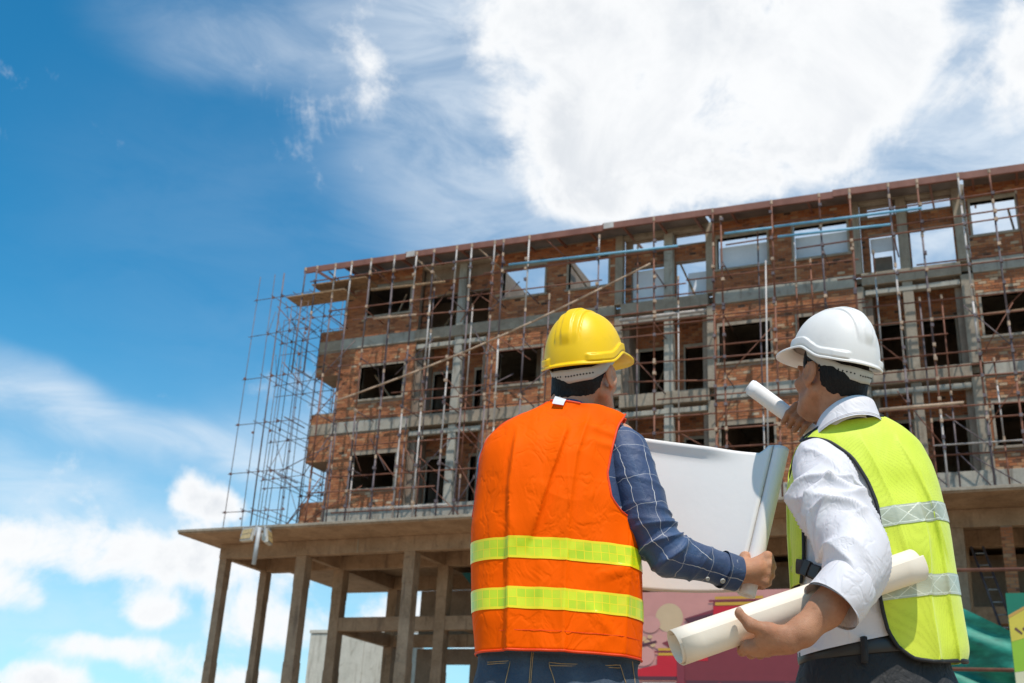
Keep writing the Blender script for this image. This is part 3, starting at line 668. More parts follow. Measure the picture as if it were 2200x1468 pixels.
# ------------------------------------------------------------------ red printed hoarding behind the two men
HB = thing('hoarding', 'red and pink printed hoarding with pagoda roofs behind the two men', 'hoarding', (-5.5, -16, 0))
HY = -16.0
cols = [('print_pink', (0.55, 0.24, 0.21)), ('print_tan', (0.55, 0.38, 0.23)), ('print_maroon', (0.21, 0.028, 0.042)), ('print_crimson', (0.50, 0.008, 0.02)), ('print_gold', (0.55, 0.30, 0.03)), ('print_wine', (0.19, 0.025, 0.033)), ('print_dark', (0.09, 0.022, 0.032)), ('print_white', (0.74, 0.70, 0.66)), ('print_green', (0.015, 0.17, 0.07)), ('print_rose', (0.55, 0.12, 0.13)), ('print_cloud', (0.57, 0.262, 0.23)), ('print_sand', (0.58, 0.36, 0.20))]
HM = [flat(n, c) for n, c in cols]
MB().box(-7.15, -2.15, HY + .01, HY + .06, 0.3, 3.80).build('panel', HM[0], HB)
for x in (-7.0, -4.6, -2.3): MB().box(x - .05, x + .05, HY + .062, HY + .16, 0, 3.85).build('stake', M_WOOD, HB)
hp = MB()
def P(pts, m, k): hp.poly([(x, HY + .008 - .003 * k, z) for x, z in pts], m)
def disc(cx, cz, rx, rz, m, k, a0=0, a1=360, n=28): P([(cx + rx * math.cos(R_(a0 + (a1 - a0) * i / n)), cz + rz * math.sin(R_(a0 + (a1 - a0) * i / n))) for i in range(n if a1 - a0 == 360 else n + 1)], m, k)
def rect(x0, x1, z0, z1, m, k): P([(x0, z0), (x1, z0), (x1, z1), (x0, z1)], m, k)
# pixel-like layout measured on the board: x right, z up
disc(-5.18, 3.38, .23, .23, 1, 1)
for cx, cz, r in ((-5.5, 3.28, .17), (-5.30, 3.02, .18), (-5.62, 2.78, .2), (-5.05, 3.05, .15), (-4.86, 3.18, .13)): disc(cx, cz, r, r * .8, 10, 2 if r < .17 else 3)
# blossom branch at the left
for cx, cz, r in ((-5.62, 3.05, .06), (-5.55, 3.0, .05), (-5.66, 2.9, .05), (-5.5, 3.08, .045), (-5.45, 2.95, .045)): disc(cx, cz, r, r * .7, 11, 4, n=10)
P([(-5.72, 2.95), (-5.4, 3.02), (-5.38, 2.99), (-5.7, 2.90)], 6, 5)
# upper pagoda
P([(-4.93, 3.36), (-4.45, 3.50), (-4.45, 3.62), (-4.52, 3.64), (-4.52, 3.62), (-3.4, 3.62), (-3.0, 3.40), (-3.2, 3.22), (-4.8, 3.22)], 2, 4)
rect(-4.52, -3.55, 3.62, 3.65, 2, 5); rect(-4.42, -3.65, 3.66, 3.70, 4, 5); rect(-4.42, -3.65, 3.56, 3.61, 4, 6); rect(-4.45, -3.6, 3.34, 3.55, 3, 6)
P([(-4.93, 3.355), (-4.46, 3.44), (-4.46, 3.30), (-4.75, 3.25)], 6, 6)
# big lower pagoda roof and wall
P([(-5.3, 2.98), (-4.9, 3.12), (-4.2, 3.2), (-2.3, 3.2), (-2.17, 2.9), (-2.17, 0.5), (-5.0, 0.5), (-5.0, 2.80)], 5, 5)
rect(-5.42, -5.02, 2.83, 2.855, 2, 6); rect(-5.36, -5.03, 2.86, 2.90, 4, 6); rect(-5.36, -5.03, 2.785, 2.825, 4, 6); rect(-5.38, -5.02, 2.60, 2.78, 3, 6)
P([(-5.75, 2.56), (-5.38, 2.64), (-5.02, 2.64), (-5.02, 2.46), (-5.75, 2.46)], 3, 7)
rect(-4.9, -4.55, 2.70, 2.84, 3, 6)
rect(-5.05, -4.93, 0.5, 3.0, 2, 8)
rect(-4.92, -2.3, 2.40, 2.50, 5, 7)
rect(-5.8, -5.06, 2.40, 2.46, 6, 8)
# white card with a green round emblem
rect(-5.62, -5.08, 1.2, 2.36, 7, 8); disc(-5.33, 2.13, .16, .17, 8, 9); disc(-5.33, 2.13, .10, .11, 7, 10); disc(-5.33, 2.13, .085, .095, 8, 11)
# market scene band
rect(-4.9, -2.62, 1.0, 2.40, 6, 8)
for i in range(26):
    cx = -4.4 + (i * 0.618 % 1) * 1.1; cz = 1.9 + (i * 0.377 % 1) * .45
    disc(cx, cz, rnd.uniform(.03, .075), rnd.uniform(.04, .09), rnd.choice((9, 9, 3, 10, 2)), 9 + i % 3, n=10)
for i in range(9):
    a = -3.75 + i * .105; tl = -3.55 + i * .085; P([(a - .12, 1.9), (a + .02, 1.9), (tl + .075, 2.34 - .012 * abs(i - 4) ** 1.5), (tl, 2.34 - .012 * abs(i - 4) ** 1.5)], (11, 2)[i % 2], 13)
P([(-4.35, 1.85), (-3.75, 1.85), (-3.7, 2.02), (-4.3, 2.05)], 11, 12)
hp.build('print', HM, HB)
# ================================================================== people: tools
EF = np.array([-0.41496, 0.90984]); ER = np.array([0.90984, 0.41496])
VIEW_YAW = math.atan2(ER[1], ER[0])
def view_to_world(x, d, z=0.0):
    return (CAM_POS.x + ER[0] * x + EF[0] * d, CAM_POS.y + ER[1] * x + EF[1] * d, z)
class Frame:
    """people and what they hold are written as x right, y away, z up; each thing is rooted at its own base point"""
    def __init__(s, x, d, z=0.0): s.o = np.array([x, d, z])
    def thing(s, name, label, cat, group=None):
        return thing(name, label, cat, view_to_world(*s.o), VIEW_YAW, group)
    def mesh(s, name, V, F, mats, parent, smooth=True, **kw):
        return mesh_obj(name, np.asarray(V, float) - s.o, F, mats, parent, smooth, local=True, **kw)

def wob(P, freq, seed, n=5):
    """cheap smooth noise in -1..1"""
    r = np.random.RandomState(seed); out = np.zeros(P.shape[:-1])
    for i in range(n):
        k = r.normal(size=3); k = k / np.linalg.norm(k) * freq * r.uniform(0.6, 1.6)
        out += np.sin(P @ k + r.uniform(0, 6.28))
    return out / (0.7 * n)
def sstep(x, a, b):
    t = np.clip((x - a) / (b - a), 0, 1); return t * t * (3 - 2 * t)
def rotm(yaw=0.0, pitch=0.0, roll=0.0):
    return np.array((Matrix.Rotation(yaw, 3, 'Z') @ Matrix.Rotation(pitch, 3, 'X') @ Matrix.Rotation(roll, 3, 'Y')))

class SDF:
    def __init__(s, lo, hi, h):
        s.lo = np.array(lo, float); s.h = h
        s.n = np.ceil((np.array(hi) - s.lo) / h).astype(int) + 1
        s.D = np.full(s.n, 0.5, np.float32)
        s.ax = [(s.lo[i] + h * np.arange(s.n[i])).astype(np.float32) for i in range(3)]
    def _box(s, lo, hi):
        i0 = np.maximum(np.floor((np.array(lo) - s.lo) / s.h).astype(int), 0)
        i1 = np.minimum(np.ceil((np.array(hi) - s.lo) / s.h).astype(int) + 1, s.n)
        if np.any(i1 <= i0): return None, None
        sl = tuple(slice(a, b) for a, b in zip(i0, i1))
        g = np.stack(np.meshgrid(*[s.ax[k][sl[k]] for k in range(3)], indexing='ij'), -1)
        return sl, g
    def _join(s, sl, d, k, mode):
        A = s.D[sl]
        if mode == 'add':
            h = np.clip(0.5 + 0.5 * (A - d) / k, 0, 1); s.D[sl] = A * (1 - h) + d * h - k * h * (1 - h)
        else:
            h = np.clip(0.5 - 0.5 * (A + d) / k, 0, 1); s.D[sl] = A * (1 - h) - d * h + k * h * (1 - h)
    def cap(s, a, b, ra, rb=None, k=0.02, mode='add', fr=None):
        rb = ra if rb is None else rb
        if fr is not None: a = fr[1] + fr[0] @ np.array(a); b = fr[1] + fr[0] @ np.array(b)
        a = np.array(a, np.float32); b = np.array(b, np.float32); m = max(ra, rb) + k * 1.6 + 2 * s.h
        sl, g = s._box(np.minimum(a, b) - m, np.maximum(a, b) + m)
        if sl is None: return s
        ab = b - a; t = np.clip(((g - a) @ ab) / max(ab @ ab, 1e-9), 0, 1)
        d = np.linalg.norm(g - a - t[..., None] * ab, axis=-1) - (ra + (rb - ra) * t)
        s._join(sl, d, k, mode); return s
    def chain(s, pts, rs, k=0.012, fr=None):
        for i in range(len(pts) - 1): s.cap(pts[i], pts[i + 1], rs[i], rs[i + 1], k, fr=fr)
        return s
    def ell(s, c, r, k=0.02, mode='add', fr=None, R=None):
        c = np.array(c, float); r = np.array(r, float); R = np.eye(3) if R is None else R
        if fr is not None: c = fr[1] + fr[0] @ c; R = fr[0] @ R
        m = r.max() + k * 1.6 + 2 * s.h
        sl, g = s._box(c - m, c + m)
        if sl is None: return s
        q = (g - c.astype(np.float32)) @ R.astype(np.float32)
        k0 = np.linalg.norm(q / r, axis=-1); k1 = np.linalg.norm(q / (r * r), axis=-1) + 1e-6
        s._join(sl, k0 * (k0 - 1) / k1, k, mode); return s
    def nets(s):
        D = s.D; S = D < 0; lo, h = s.lo, s.h
        c8 = [(i, j, k) for i in (0, 1) for j in (0, 1) for k in (0, 1)]
        def sh(A, c): return A[c[0]:A.shape[0] - 1 + c[0], c[1]:A.shape[1] - 1 + c[1], c[2]:A.shape[2] - 1 + c[2]]
        cnt = np.zeros(np.array(D.shape) - 1, np.int8)
        for c in c8: cnt += sh(S, c)
        mask = (cnt > 0) & (cnt < 8); cells = np.argwhere(mask)
        idx = np.full(mask.shape, -1, np.int32); idx[mask] = np.arange(len(cells))
        vals = {c: D[cells[:, 0] + c[0], cells[:, 1] + c[1], cells[:, 2] + c[2]] for c in c8}
        P = np.zeros((len(cells), 3)); N = np.zeros(len(cells))
        for a in c8:
            for ax in range(3):
                if a[ax]: continue
                b = list(a); b[ax] = 1; b = tuple(b)
                va, vb = vals[a], vals[b]; cr = (va < 0) != (vb < 0)
                t = np.where(cr, va / np.where(cr, va - vb, 1), 0)
                pt = np.array(a, float)[None] + t[:, None] * np.eye(3)[ax][None]
                P[cr] += pt[cr]; N[cr] += 1
        V = lo + h * (cells + P / N[:, None])
        Fs = []
        for ax in range(3):
            u, v = (ax + 1) % 3, (ax + 2) % 3
            s0 = [slice(None)] * 3; s1 = [slice(None)] * 3; s0[ax] = slice(0, -1); s1[ax] = slice(1, None)
            E = np.argwhere(S[tuple(s0)] != S[tuple(s1)])
            ok = (E[:, u] > 0) & (E[:, v] > 0) & (E[:, u] < D.shape[u] - 1) & (E[:, v] < D.shape[v] - 1); E = E[ok]
            flip = S[E[:, 0], E[:, 1], E[:, 2]]
            q = []
            for du, dv in ((1, 1), (0, 1), (0, 0), (1, 0)):
                c = E.copy(); c[:, u] -= du; c[:, v] -= dv; q.append(idx[c[:, 0], c[:, 1], c[:, 2]])
            Q = np.stack(q, 1); Q[~flip] = Q[~flip][:, ::-1]; Fs.append(Q)
        return V, np.concatenate(Fs)

def sweep(path, radii, nring, nseg, fold=None, up=(0, -1, 0), cap_ends=False, flat=1.0):
    """tube along a smooth path; fold(theta, v(m), P) -> radial offset.  returns V, F, uv(m)"""
    path = np.array(path, float); n = len(path)
    d = np.r_[0, np.cumsum(np.linalg.norm(np.diff(path, axis=0), axis=1))]
    t = np.linspace(0, d[-1], nring)
    def cr(vals):
        vals = np.asarray(vals, float); out = np.zeros((len(t),) + vals.shape[1:])
        m = np.gradient(vals, d, axis=0)
        for i, q in enumerate(t):
            k = min(max(np.searchsorted(d, q) - 1, 0), n - 2); L = d[k + 1] - d[k]; s = (q - d[k]) / L
            out[i] = (2 * s**3 - 3 * s**2 + 1) * vals[k] + (s**3 - 2 * s**2 + s) * L * m[k] + (-2 * s**3 + 3 * s**2) * vals[k + 1] + (s**3 - s**2) * L * m[k + 1]
        return out
    C = cr(path); R = cr(np.array(radii, float)); T = np.gradient(C, axis=0); T /= np.linalg.norm(T, axis=1)[:, None]
    up = np.array(up, float); A = up[None] - (T @ up)[:, None] * T; A /= np.linalg.norm(A, axis=1)[:, None]
    B = np.cross(T, A)
    th = np.linspace(0, 2 * np.pi, nseg, endpoint=False)
    dirs = A[:, None] * np.cos(th)[None, :, None] + B[:, None] * np.sin(th)[None, :, None] * flat
    P = C[:, None] + dirs * R[:, None, None]
    TH, VV = np.meshgrid(th, t)
    if fold is not None: P = P + dirs * fold(TH, VV, P)[..., None]
    V = P.reshape(-1, 3); F = []
    for i in range(nring - 1):
        for j in range(nseg):
            a = i * nseg + j; b = i * nseg + (j + 1) % nseg; F.append((a, b, b + nseg, a + nseg))
    uv = np.stack([TH * R[:, None], VV], -1).reshape(-1, 2)
    if cap_ends:
        V = np.r_[V, C[:1], C[-1:]]; uv = np.r_[uv, [[0, 0], [0, 0]]]; nV = len(V)
        for j in range(nseg):
            F.append((nV - 2, (j + 1) % nseg, j)); b = (nring - 1) * nseg; F.append((nV - 1, b + j, b + (j + 1) % nseg))
    return V, F, uv
def join(parts):
    V = []; F = []; U = []; b = 0
    for p in parts:
        v, f = np.asarray(p[0], float), p[1]; V.append(v); F += [tuple(int(i) + b for i in q) for q in f]
        U.append(np.asarray(p[2], float) if len(p) > 2 and p[2] is not None else np.zeros((len(v), 2))); b += len(v)
    return np.concatenate(V), F, np.concatenate(U)
def tube_path(pts, r, n=8, sub=1):
    pts = [np.array(p, float) for p in pts]
    return sweep(pts, [r] * len(pts), max(2, (len(pts) - 1) * sub + 1), n, cap_ends=True, up=(0.31, -0.82, 0.48))
def grid(P, closed=False, flip=False):
    m, n = P.shape[:2]; F = []
    for i in range(m - 1):
        for j in range(n - (0 if closed else 1)):
            k = (j + 1) % n
            q = (i * n + j, i * n + k, (i + 1) * n + k, (i + 1) * n + j); F.append(q[::-1] if flip else q)
    return P.reshape(-1, 3), F
def solid(o, t, off=-1.0):
    m = o.modifiers.new('thickness', 'SOLIDIFY'); m.thickness = t; m.offset = off; return o

class Torso:
    """body outline: for each height the left and right silhouette, the depth of the middle and the near / far half depth"""
    def __init__(s, zl, L, zr, R, cy, zd, dn, df, n=2.5):
        def dense(z, v):
            z = np.array(z, float); v = np.array(v, float); o = np.argsort(z); zz = np.linspace(z.min(), z.max(), 400); w = np.interp(zz, z[o], v[o])
            for _ in range(8): w = np.convolve(np.pad(w, 2, mode='edge'), np.ones(5) / 5, 'valid')
            return zz, w
        s.zl, s.L = dense(zl, L); s.zr, s.R = dense(zr, R); s.cy = cy; s.n = n
        s.zd, s.dn = dense(zd, dn); _, s.df = dense(zd, df)
    def xl(s, z): return np.interp(z, s.zl, s.L)
    def xr(s, z): return np.interp(z, s.zr, s.R)
    def y(s, x, z, side):
        a, b = s.xl(z), s.xr(z); c = (a + b) / 2; w = np.maximum((b - a) / 2, 1e-3)
        u = np.clip(np.abs(x - c) / w, 0, 1); g = (1 - u ** s.n) ** (1 / s.n)
        return s.cy - np.interp(z, s.zd, s.dn) * g if side < 0 else s.cy + np.interp(z, s.zd, s.df) * g
    def patch(s, Lp, Rp, side, nu, off=0.0, disp=None, full_l=False, full_r=False):
        """rows run from the left edge points to the right edge points"""
        Lp = np.array(Lp); Rp = np.array(Rp); u = np.sin(np.linspace(-1, 1, nu) * np.pi / 2)
        f = (u + 1) / 2
        X = Lp[:, None, 0] * (1 - f) + Rp[:, None, 0] * f; Z = Lp[:, None, 1] * (1 - f) + Rp[:, None, 1] * f
        Y = s.y(X, Z, side); P = np.stack([X, Y, Z], -1)
        if disp is not None: P[..., 1] += side * disp(X, Z)
        if off:
            n = s.normal(X, Z, side); P = P + n * off
        return P
    def normal(s, X, Z, side):
        e = 0.004
        dx = (s.y(X + e, Z, side) - s.y(X - e, Z, side)) / (2 * e); dz = (s.y(X, Z + e, side) - s.y(X, Z - e, side)) / (2 * e)
        n = np.stack([-dx * (1 if side > 0 else -1) * -1, np.full_like(dx, side * 1.0), -dz * side], -1) if False else np.stack([-side * dx, np.full_like(dx, float(side)), -side * dz], -1)
        return n / np.linalg.norm(n, axis=-1)[..., None]
def edge_pts(fx, z): return np.stack([fx, z], -1)

# ------------------------------------------------------------------ cloth, skin and plastic materials
def skin(name, base, lo):
    m, t, b = new_mat(name); co = obj_co(t)
    f = t.noise(co, 14.0, 4, 0.6); f2 = t.noise(co, 180.0, 3, 0.6)
    f3 = t.noise(co, 55.0, 5, 0.65); vn = t.new('ShaderNodeTexVoronoi', feature='DISTANCE_TO_EDGE'); t.l.new(t.mapping(co, scale=(1, 1, 1)), vn.inputs['Vector']); vn.inputs['Scale'].default_value = 240.0
    cr_ = t.maprange(vn.outputs['Distance'], 0.0, 0.12)
    c0 = t.mix(t.maprange(f, 0.35, 0.7), base, lo); c0 = t.mix(t.math('MULTIPLY', t.maprange(f3, 0.5, 0.72), 0.35), c0, tuple(v * 0.62 for v in lo)); c0 = t.mix(t.math('MULTIPLY', t.maprange(t.noise(co, 30.0, 3), 0.52, 0.75), 0.3), c0, (base[0] * 1.15, base[1] * 0.95, base[2] * 0.9))
    t.put(b.inputs['Base Color'], c0)
    b.inputs['Roughness'].default_value = 0.58; b.inputs['Specular IOR Level'].default_value = 0.35; b.inputs['Subsurface Weight'].default_value = 0.12
    b.inputs['Subsurface Radius'].default_value = (0.012, 0.004, 0.002); b.inputs['Subsurface Scale'].default_value = 1.0
    t.put(b.inputs['Normal'], t.bump(t.math('ADD', t.noise(co, 60.0, 4), t.math('ADD', t.math('MULTIPLY', f2, 0.4), t.math('MULTIPLY', cr_, 0.35))), 0.32, 0.004))
    return m
def cloth(name, col, var=0.12, rough=0.75, wr=0.35, wscale=9.0, weave=900.0, sheen=0.2, trans=0.0, wd=0.02, spec=0.4):
    m, t, b = new_mat(name); co = obj_co(t)
    f = t.noise(co, 5.0, 4, 0.6)
    lo = tuple(c * (1 - var) for c in col); hi = tuple(min(1, c * (1 + var)) for c in col)
    t.put(b.inputs['Base Color'], t.ramp(f, [(0.3, lo), (0.7, hi)]))
    b.inputs['Roughness'].default_value = rough; b.inputs['Sheen Weight'].default_value = sheen; b.inputs['Specular IOR Level'].default_value = spec
    h = t.noise(t.mapping(co, scale=(1, 1, 0.45)), wscale, 4, 0.5, 0.8)
    rg = t.math('ABSOLUTE', t.math('SUBTRACT', t.noise(t.mapping(co, scale=(1, 1, 0.7), rot=(0.3, 0.5, 0.2)), wscale * 1.7, 3, 0.5, 0.5), 0.5))
    h = t.math('SUBTRACT', h, t.math('MULTIPLY', t.maprange(rg, 0.07, 0.0), 0.16))
    n1 = t.bump(h, wr, wd)
    if weave: n1 = t.bump(t.noise(co, weave, 2), 0.12, 0.001, n1)
    t.put(b.inputs['Normal'], n1)
    return m
M_SKIN_A = skin('tan_skin', (0.55, 0.285, 0.175), (0.47, 0.215, 0.125))
M_SKIN_B = skin('brown_skin', (0.45, 0.215, 0.118), (0.36, 0.155, 0.082))
M_ORANGE = cloth('orange_polyester', (0.93, 0.108, 0.0), 0.04, 0.65, 0.35, 8.0, 1200, 0.0, spec=0.05)
M_ORANGE_B = cloth('orange_binding', (0.78, 0.055, 0.002), 0.06, 0.6, 0.1, 20.0, 0, 0.0)
M_SHIRTW = cloth('white_cotton', (0.70, 0.66, 0.68), 0.03, 0.6, 0.3, 10.0, 1500, 0.1)
M_BLACKW = cloth('black_webbing', (0.018, 0.018, 0.02), 0.2, 0.6, 0.1, 30.0, 0, 0.0)
M_BLACKT = cloth('black_twill', (0.016, 0.016, 0.018), 0.25, 0.7, 0.5, 10.0, 900, 0.05)
M_HAIR, t, b = new_mat('black_hair'); co = obj_co(t)
f = t.noise(t.mapping(co, scale=(1, 1, 0.15)), 260.0, 3, 0.7)
t.put(b.inputs['Base Color'], t.ramp(f, [(0.3, (0.005, 0.004, 0.004)), (0.75, (0.018, 0.014, 0.012))])); b.inputs['Roughness'].default_value = 0.6; b.inputs['Specular IOR Level'].default_value = 0.2
t.put(b.inputs['Normal'], t.bump(f, 0.8, 0.004))
def plastic(name, col, rough=0.3):
    m, t, b = new_mat(name); co = obj_co(t)
    t.put(b.inputs['Base Color'], t.mix(t.maprange(t.noise(co, 22.0, 6, 0.7), 0.5, 0.8, 0, 0.22), col, tuple(c * 0.66 for c in col)))
    sc_ = t.noise(t.mapping(co, scale=(1, 1, 14), rot=(0.5, 0.9, 0.2)), 30.0, 3, 0.7)
    t.put(b.inputs['Base Color'], t.mix(t.math('MULTIPLY', t.maprange(sc_, 0.66, 0.74), 0.14), b.inputs['Base Color'].links[0].from_socket, tuple(min(1, c * 0.5 + 0.25) for c in col)))
    t.put(b.inputs['Roughness'], t.maprange(t.noise(co, 9.0, 5, 0.6), 0.3, 0.7, rough, rough + 0.18))
    b.inputs['Specular IOR Level'].default_value = 0.4; b.inputs['Coat Weight'].default_value = 0.0; b.inputs['Coat Roughness'].default_value = 0.25
    t.put(b.inputs['Normal'], t.bump(t.noise(co, 120.0, 3), 0.04, 0.002))
    return m
M_HATY = plastic('yellow_shell', (0.94, 0.57, 0.0), 0.28)
M_HATW = plastic('white_shell', (0.80, 0.755, 0.715), 0.30)
M_STRAP = simple('grey_headband', (0.42, 0.40, 0.36), 0.5, 0.06, 20.0)
M_HOLE = simple('dark_hole', (0.02, 0.018, 0.016), 0.8, 0.1)
M_PAPER = simple('white_paper', (0.86, 0.82, 0.805), 0.75, 0.02, 4.0, 0.05, 30.0)
# plaid: thin white lines woven in a navy shirt (uv in metres)
M_PLAID, t, b = new_mat('navy_check'); uvn = t.new('ShaderNodeTexCoord').outputs['UV']; us = t.new('ShaderNodeSeparateXYZ'); t.l.new(uvn, us.inputs[0]); co = obj_co(t)
def lines(s, period, w, ph=0.0):
    fr = t.math('FRACT', t.math('ADD', t.math('DIVIDE', s, period), 10 + ph)); return t.maprange(t.math('ABSOLUTE', t.math('SUBTRACT', fr, 0.5)), w / period * 0.5, w / period * 0.9, 1, 0)
ln_ = t.math('MAXIMUM', t.math('MULTIPLY', lines(t.math('ADD', us.outputs[0], t.math('MULTIPLY', t.noise(co, 24.0, 2), 0.018)), 0.072, 0.0011), t.maprange(t.noise(co, 9.0, 3), 0.3, 0.6, 0.35, 0.9)), t.math('MULTIPLY', lines(t.math('ADD', us.outputs[1], t.math('MULTIPLY', t.noise(co, 21.0, 2), 0.016)), 0.078, 0.0010, 0.3), 0.42))
base = t.ramp(t.noise(co, 6.0, 4), [(0.3, (0.013, 0.034, 0.095)), (0.7, (0.030, 0.078, 0.185))])
base = t.mix(t.math('MULTIPLY', t.maprange(t.math('SINE', t.math('MULTIPLY', us.outputs[0], 50.7)), -0.2, 0.5), 0.22), base, (0.035, 0.03, 0.085))
t.put(b.inputs['Base Color'], t.mix(ln_, base, (0.72, 0.68, 0.66))); b.inputs['Roughness'].default_value = 0.6; b.inputs['Sheen Weight'].default_value = 0.15
t.put(b.inputs['Normal'], t.bump(t.noise(co, 1500, 2), 0.15, 0.001, t.bump(t.noise(co, 26.0, 4, 0.55, 0.6), 0.4, 0.012)))
# denim
M_DENIM, t, b = new_mat('blue_denim'); co = obj_co(t)
f = t.noise(co, 7.0, 5, 0.6); g2 = t.noise(t.mapping(co, scale=(1, 1, 6)), 160.0, 3)
c = t.ramp(f, [(0.3, (0.016, 0.028, 0.052)), (0.6, (0.034, 0.058, 0.095)), (0.8, (0.085, 0.12, 0.165))])
t.put(b.inputs['Base Color'], t.mix(t.math('MULTIPLY', g2, 0.35), c, (0.12, 0.15, 0.19))); b.inputs['Roughness'].default_value = 0.85
t.put(b.inputs['Normal'], t.bump(g2, 0.25, 0.002, t.bump(t.noise(co, 18.0, 4, 0.6), 0.6, 0.02)))
M_THREAD = simple('tan_thread', (0.42, 0.27, 0.13), 0.8, 0.2, 60.0)
# lime reflective tape with a grid of cells (uv: metres along, 0..1 across)
M_TAPE, t, b = new_mat('lime_reflective_tape'); uvn = t.new('ShaderNodeTexCoord').outputs['UV']; us = t.new('ShaderNodeSeparateXYZ'); t.l.new(uvn, us.inputs[0]); co = obj_co(t)
def cell(s, period, w, ph=0.0):
    fr = t.math('FRACT', t.math('ADD', t.math('DIVIDE', s, period), 10 + ph)); return t.math('LESS_THAN', t.math('ABSOLUTE', t.math('SUBTRACT', fr, 0.5)), w)
gl = t.math('MAXIMUM', cell(us.outputs[0], 0.0225, 0.045), cell(us.outputs[1], 0.40, 0.035, 0.25))
bd = t.math('GREATER_THAN', t.math('ABSOLUTE', t.math('SUBTRACT', us.outputs[1], 0.5)), 0.42)
wnz = t.new('ShaderNodeTexWhiteNoise', noise_dimensions='2D'); fl2 = t.new('ShaderNodeVectorMath', operation='FLOOR'); t.l.new(t.mapping(uvn, scale=(1 / 0.0225, 2.4, 1), loc=(0.5, -.2, 0)), fl2.inputs[0]); t.l.new(fl2.outputs[0], wnz.inputs['Vector'])
cc_ = t.mix(wnz.outputs['Value'], (0.46, 0.66, 0.008), (0.74, 0.78, 0.015))
cc_ = t.mix(t.maprange(t.noise(co, 16.0, 4), 0.5, 0.75, 0, 0.8), cc_, (0.86, 0.70, 0.025))
t.put(b.inputs['Base Color'], t.mix(t.math('MAXIMUM', gl, bd), cc_, (0.92, 0.72, 0.01))); b.inputs['Roughness'].default_value = 0.28
t.put(b.inputs['Normal'], t.bump(t.math('MAXIMUM', gl, bd), 0.25, 0.001, t.bump(t.noise(co, 40.0, 4), 0.15, 0.004)))
# silver tape with crossed stitching
M_SILVER, t, b = new_mat('silver_reflective_tape'); uvn = t.new('ShaderNodeTexCoord').outputs['UV']; us = t.new('ShaderNodeSeparateXYZ'); t.l.new(uvn, us.inputs[0]); co = obj_co(t)
def diag(sg):
    a_ = t.math('ADD', t.math('DIVIDE', us.outputs[0], 0.075), t.math('MULTIPLY', us.outputs[1], sg)); fr = t.math('FRACT', t.math('ADD', a_, 10)); return t.math('LESS_THAN', t.math('ABSOLUTE', t.math('SUBTRACT', fr, 0.5)), 0.028)
dg = t.math('MAXIMUM', diag(1.0), diag(-1.0)); bd = t.math('LESS_THAN', t.math('ABSOLUTE', t.math('SUBTRACT', t.math('ABSOLUTE', t.math('SUBTRACT', us.outputs[1], 0.5)), 0.40)), 0.022)
st = t.math('MAXIMUM', dg, bd)
t.put(b.inputs['Base Color'], t.mix(st, t.ramp(t.noise(co, 12.0, 4), [(0.3, (0.36, 0.37, 0.25)), (0.7, (0.62, 0.62, 0.47))]), (0.72, 0.72, 0.58))); b.inputs['Roughness'].default_value = 0.3; b.inputs['Metallic'].default_value = 0.15
t.put(b.inputs['Normal'], t.bump(st, 0.3, 0.001, t.bump(t.noise(co, 30.0, 4, 0.5, 1.0), 0.3, 0.008)))
# fluorescent mesh cloth that lets a little of what lies beneath show through
M_LIME, t, b = new_mat('fluorescent_mesh'); co = obj_co(t); b.inputs['Sheen Weight'].default_value = 0.25
t.put(b.inputs['Base Color'], t.ramp(t.noise(co, 6.0, 4), [(0.3, (0.60, 0.72, 0.02)), (0.7, (0.74, 0.83, 0.06))])); b.inputs['Roughness'].default_value = 0.6
t.put(b.inputs['Normal'], t.bump(t.noise(t.mapping(co, scale=(1, 1, .4)), 9.0, 4, 0.5, 0.8), 0.3, 0.02))
hx = t.new('ShaderNodeTexVoronoi', feature='F1'); t.l.new(co, hx.inputs['Vector']); hx.inputs['Scale'].default_value = 420.0; hx.inputs['Randomness'].default_value = 0.35
t.put(b.inputs['Alpha'], t.maprange(hx.outputs['Distance'], 0.12, 0.34, 0.45, 0.97))

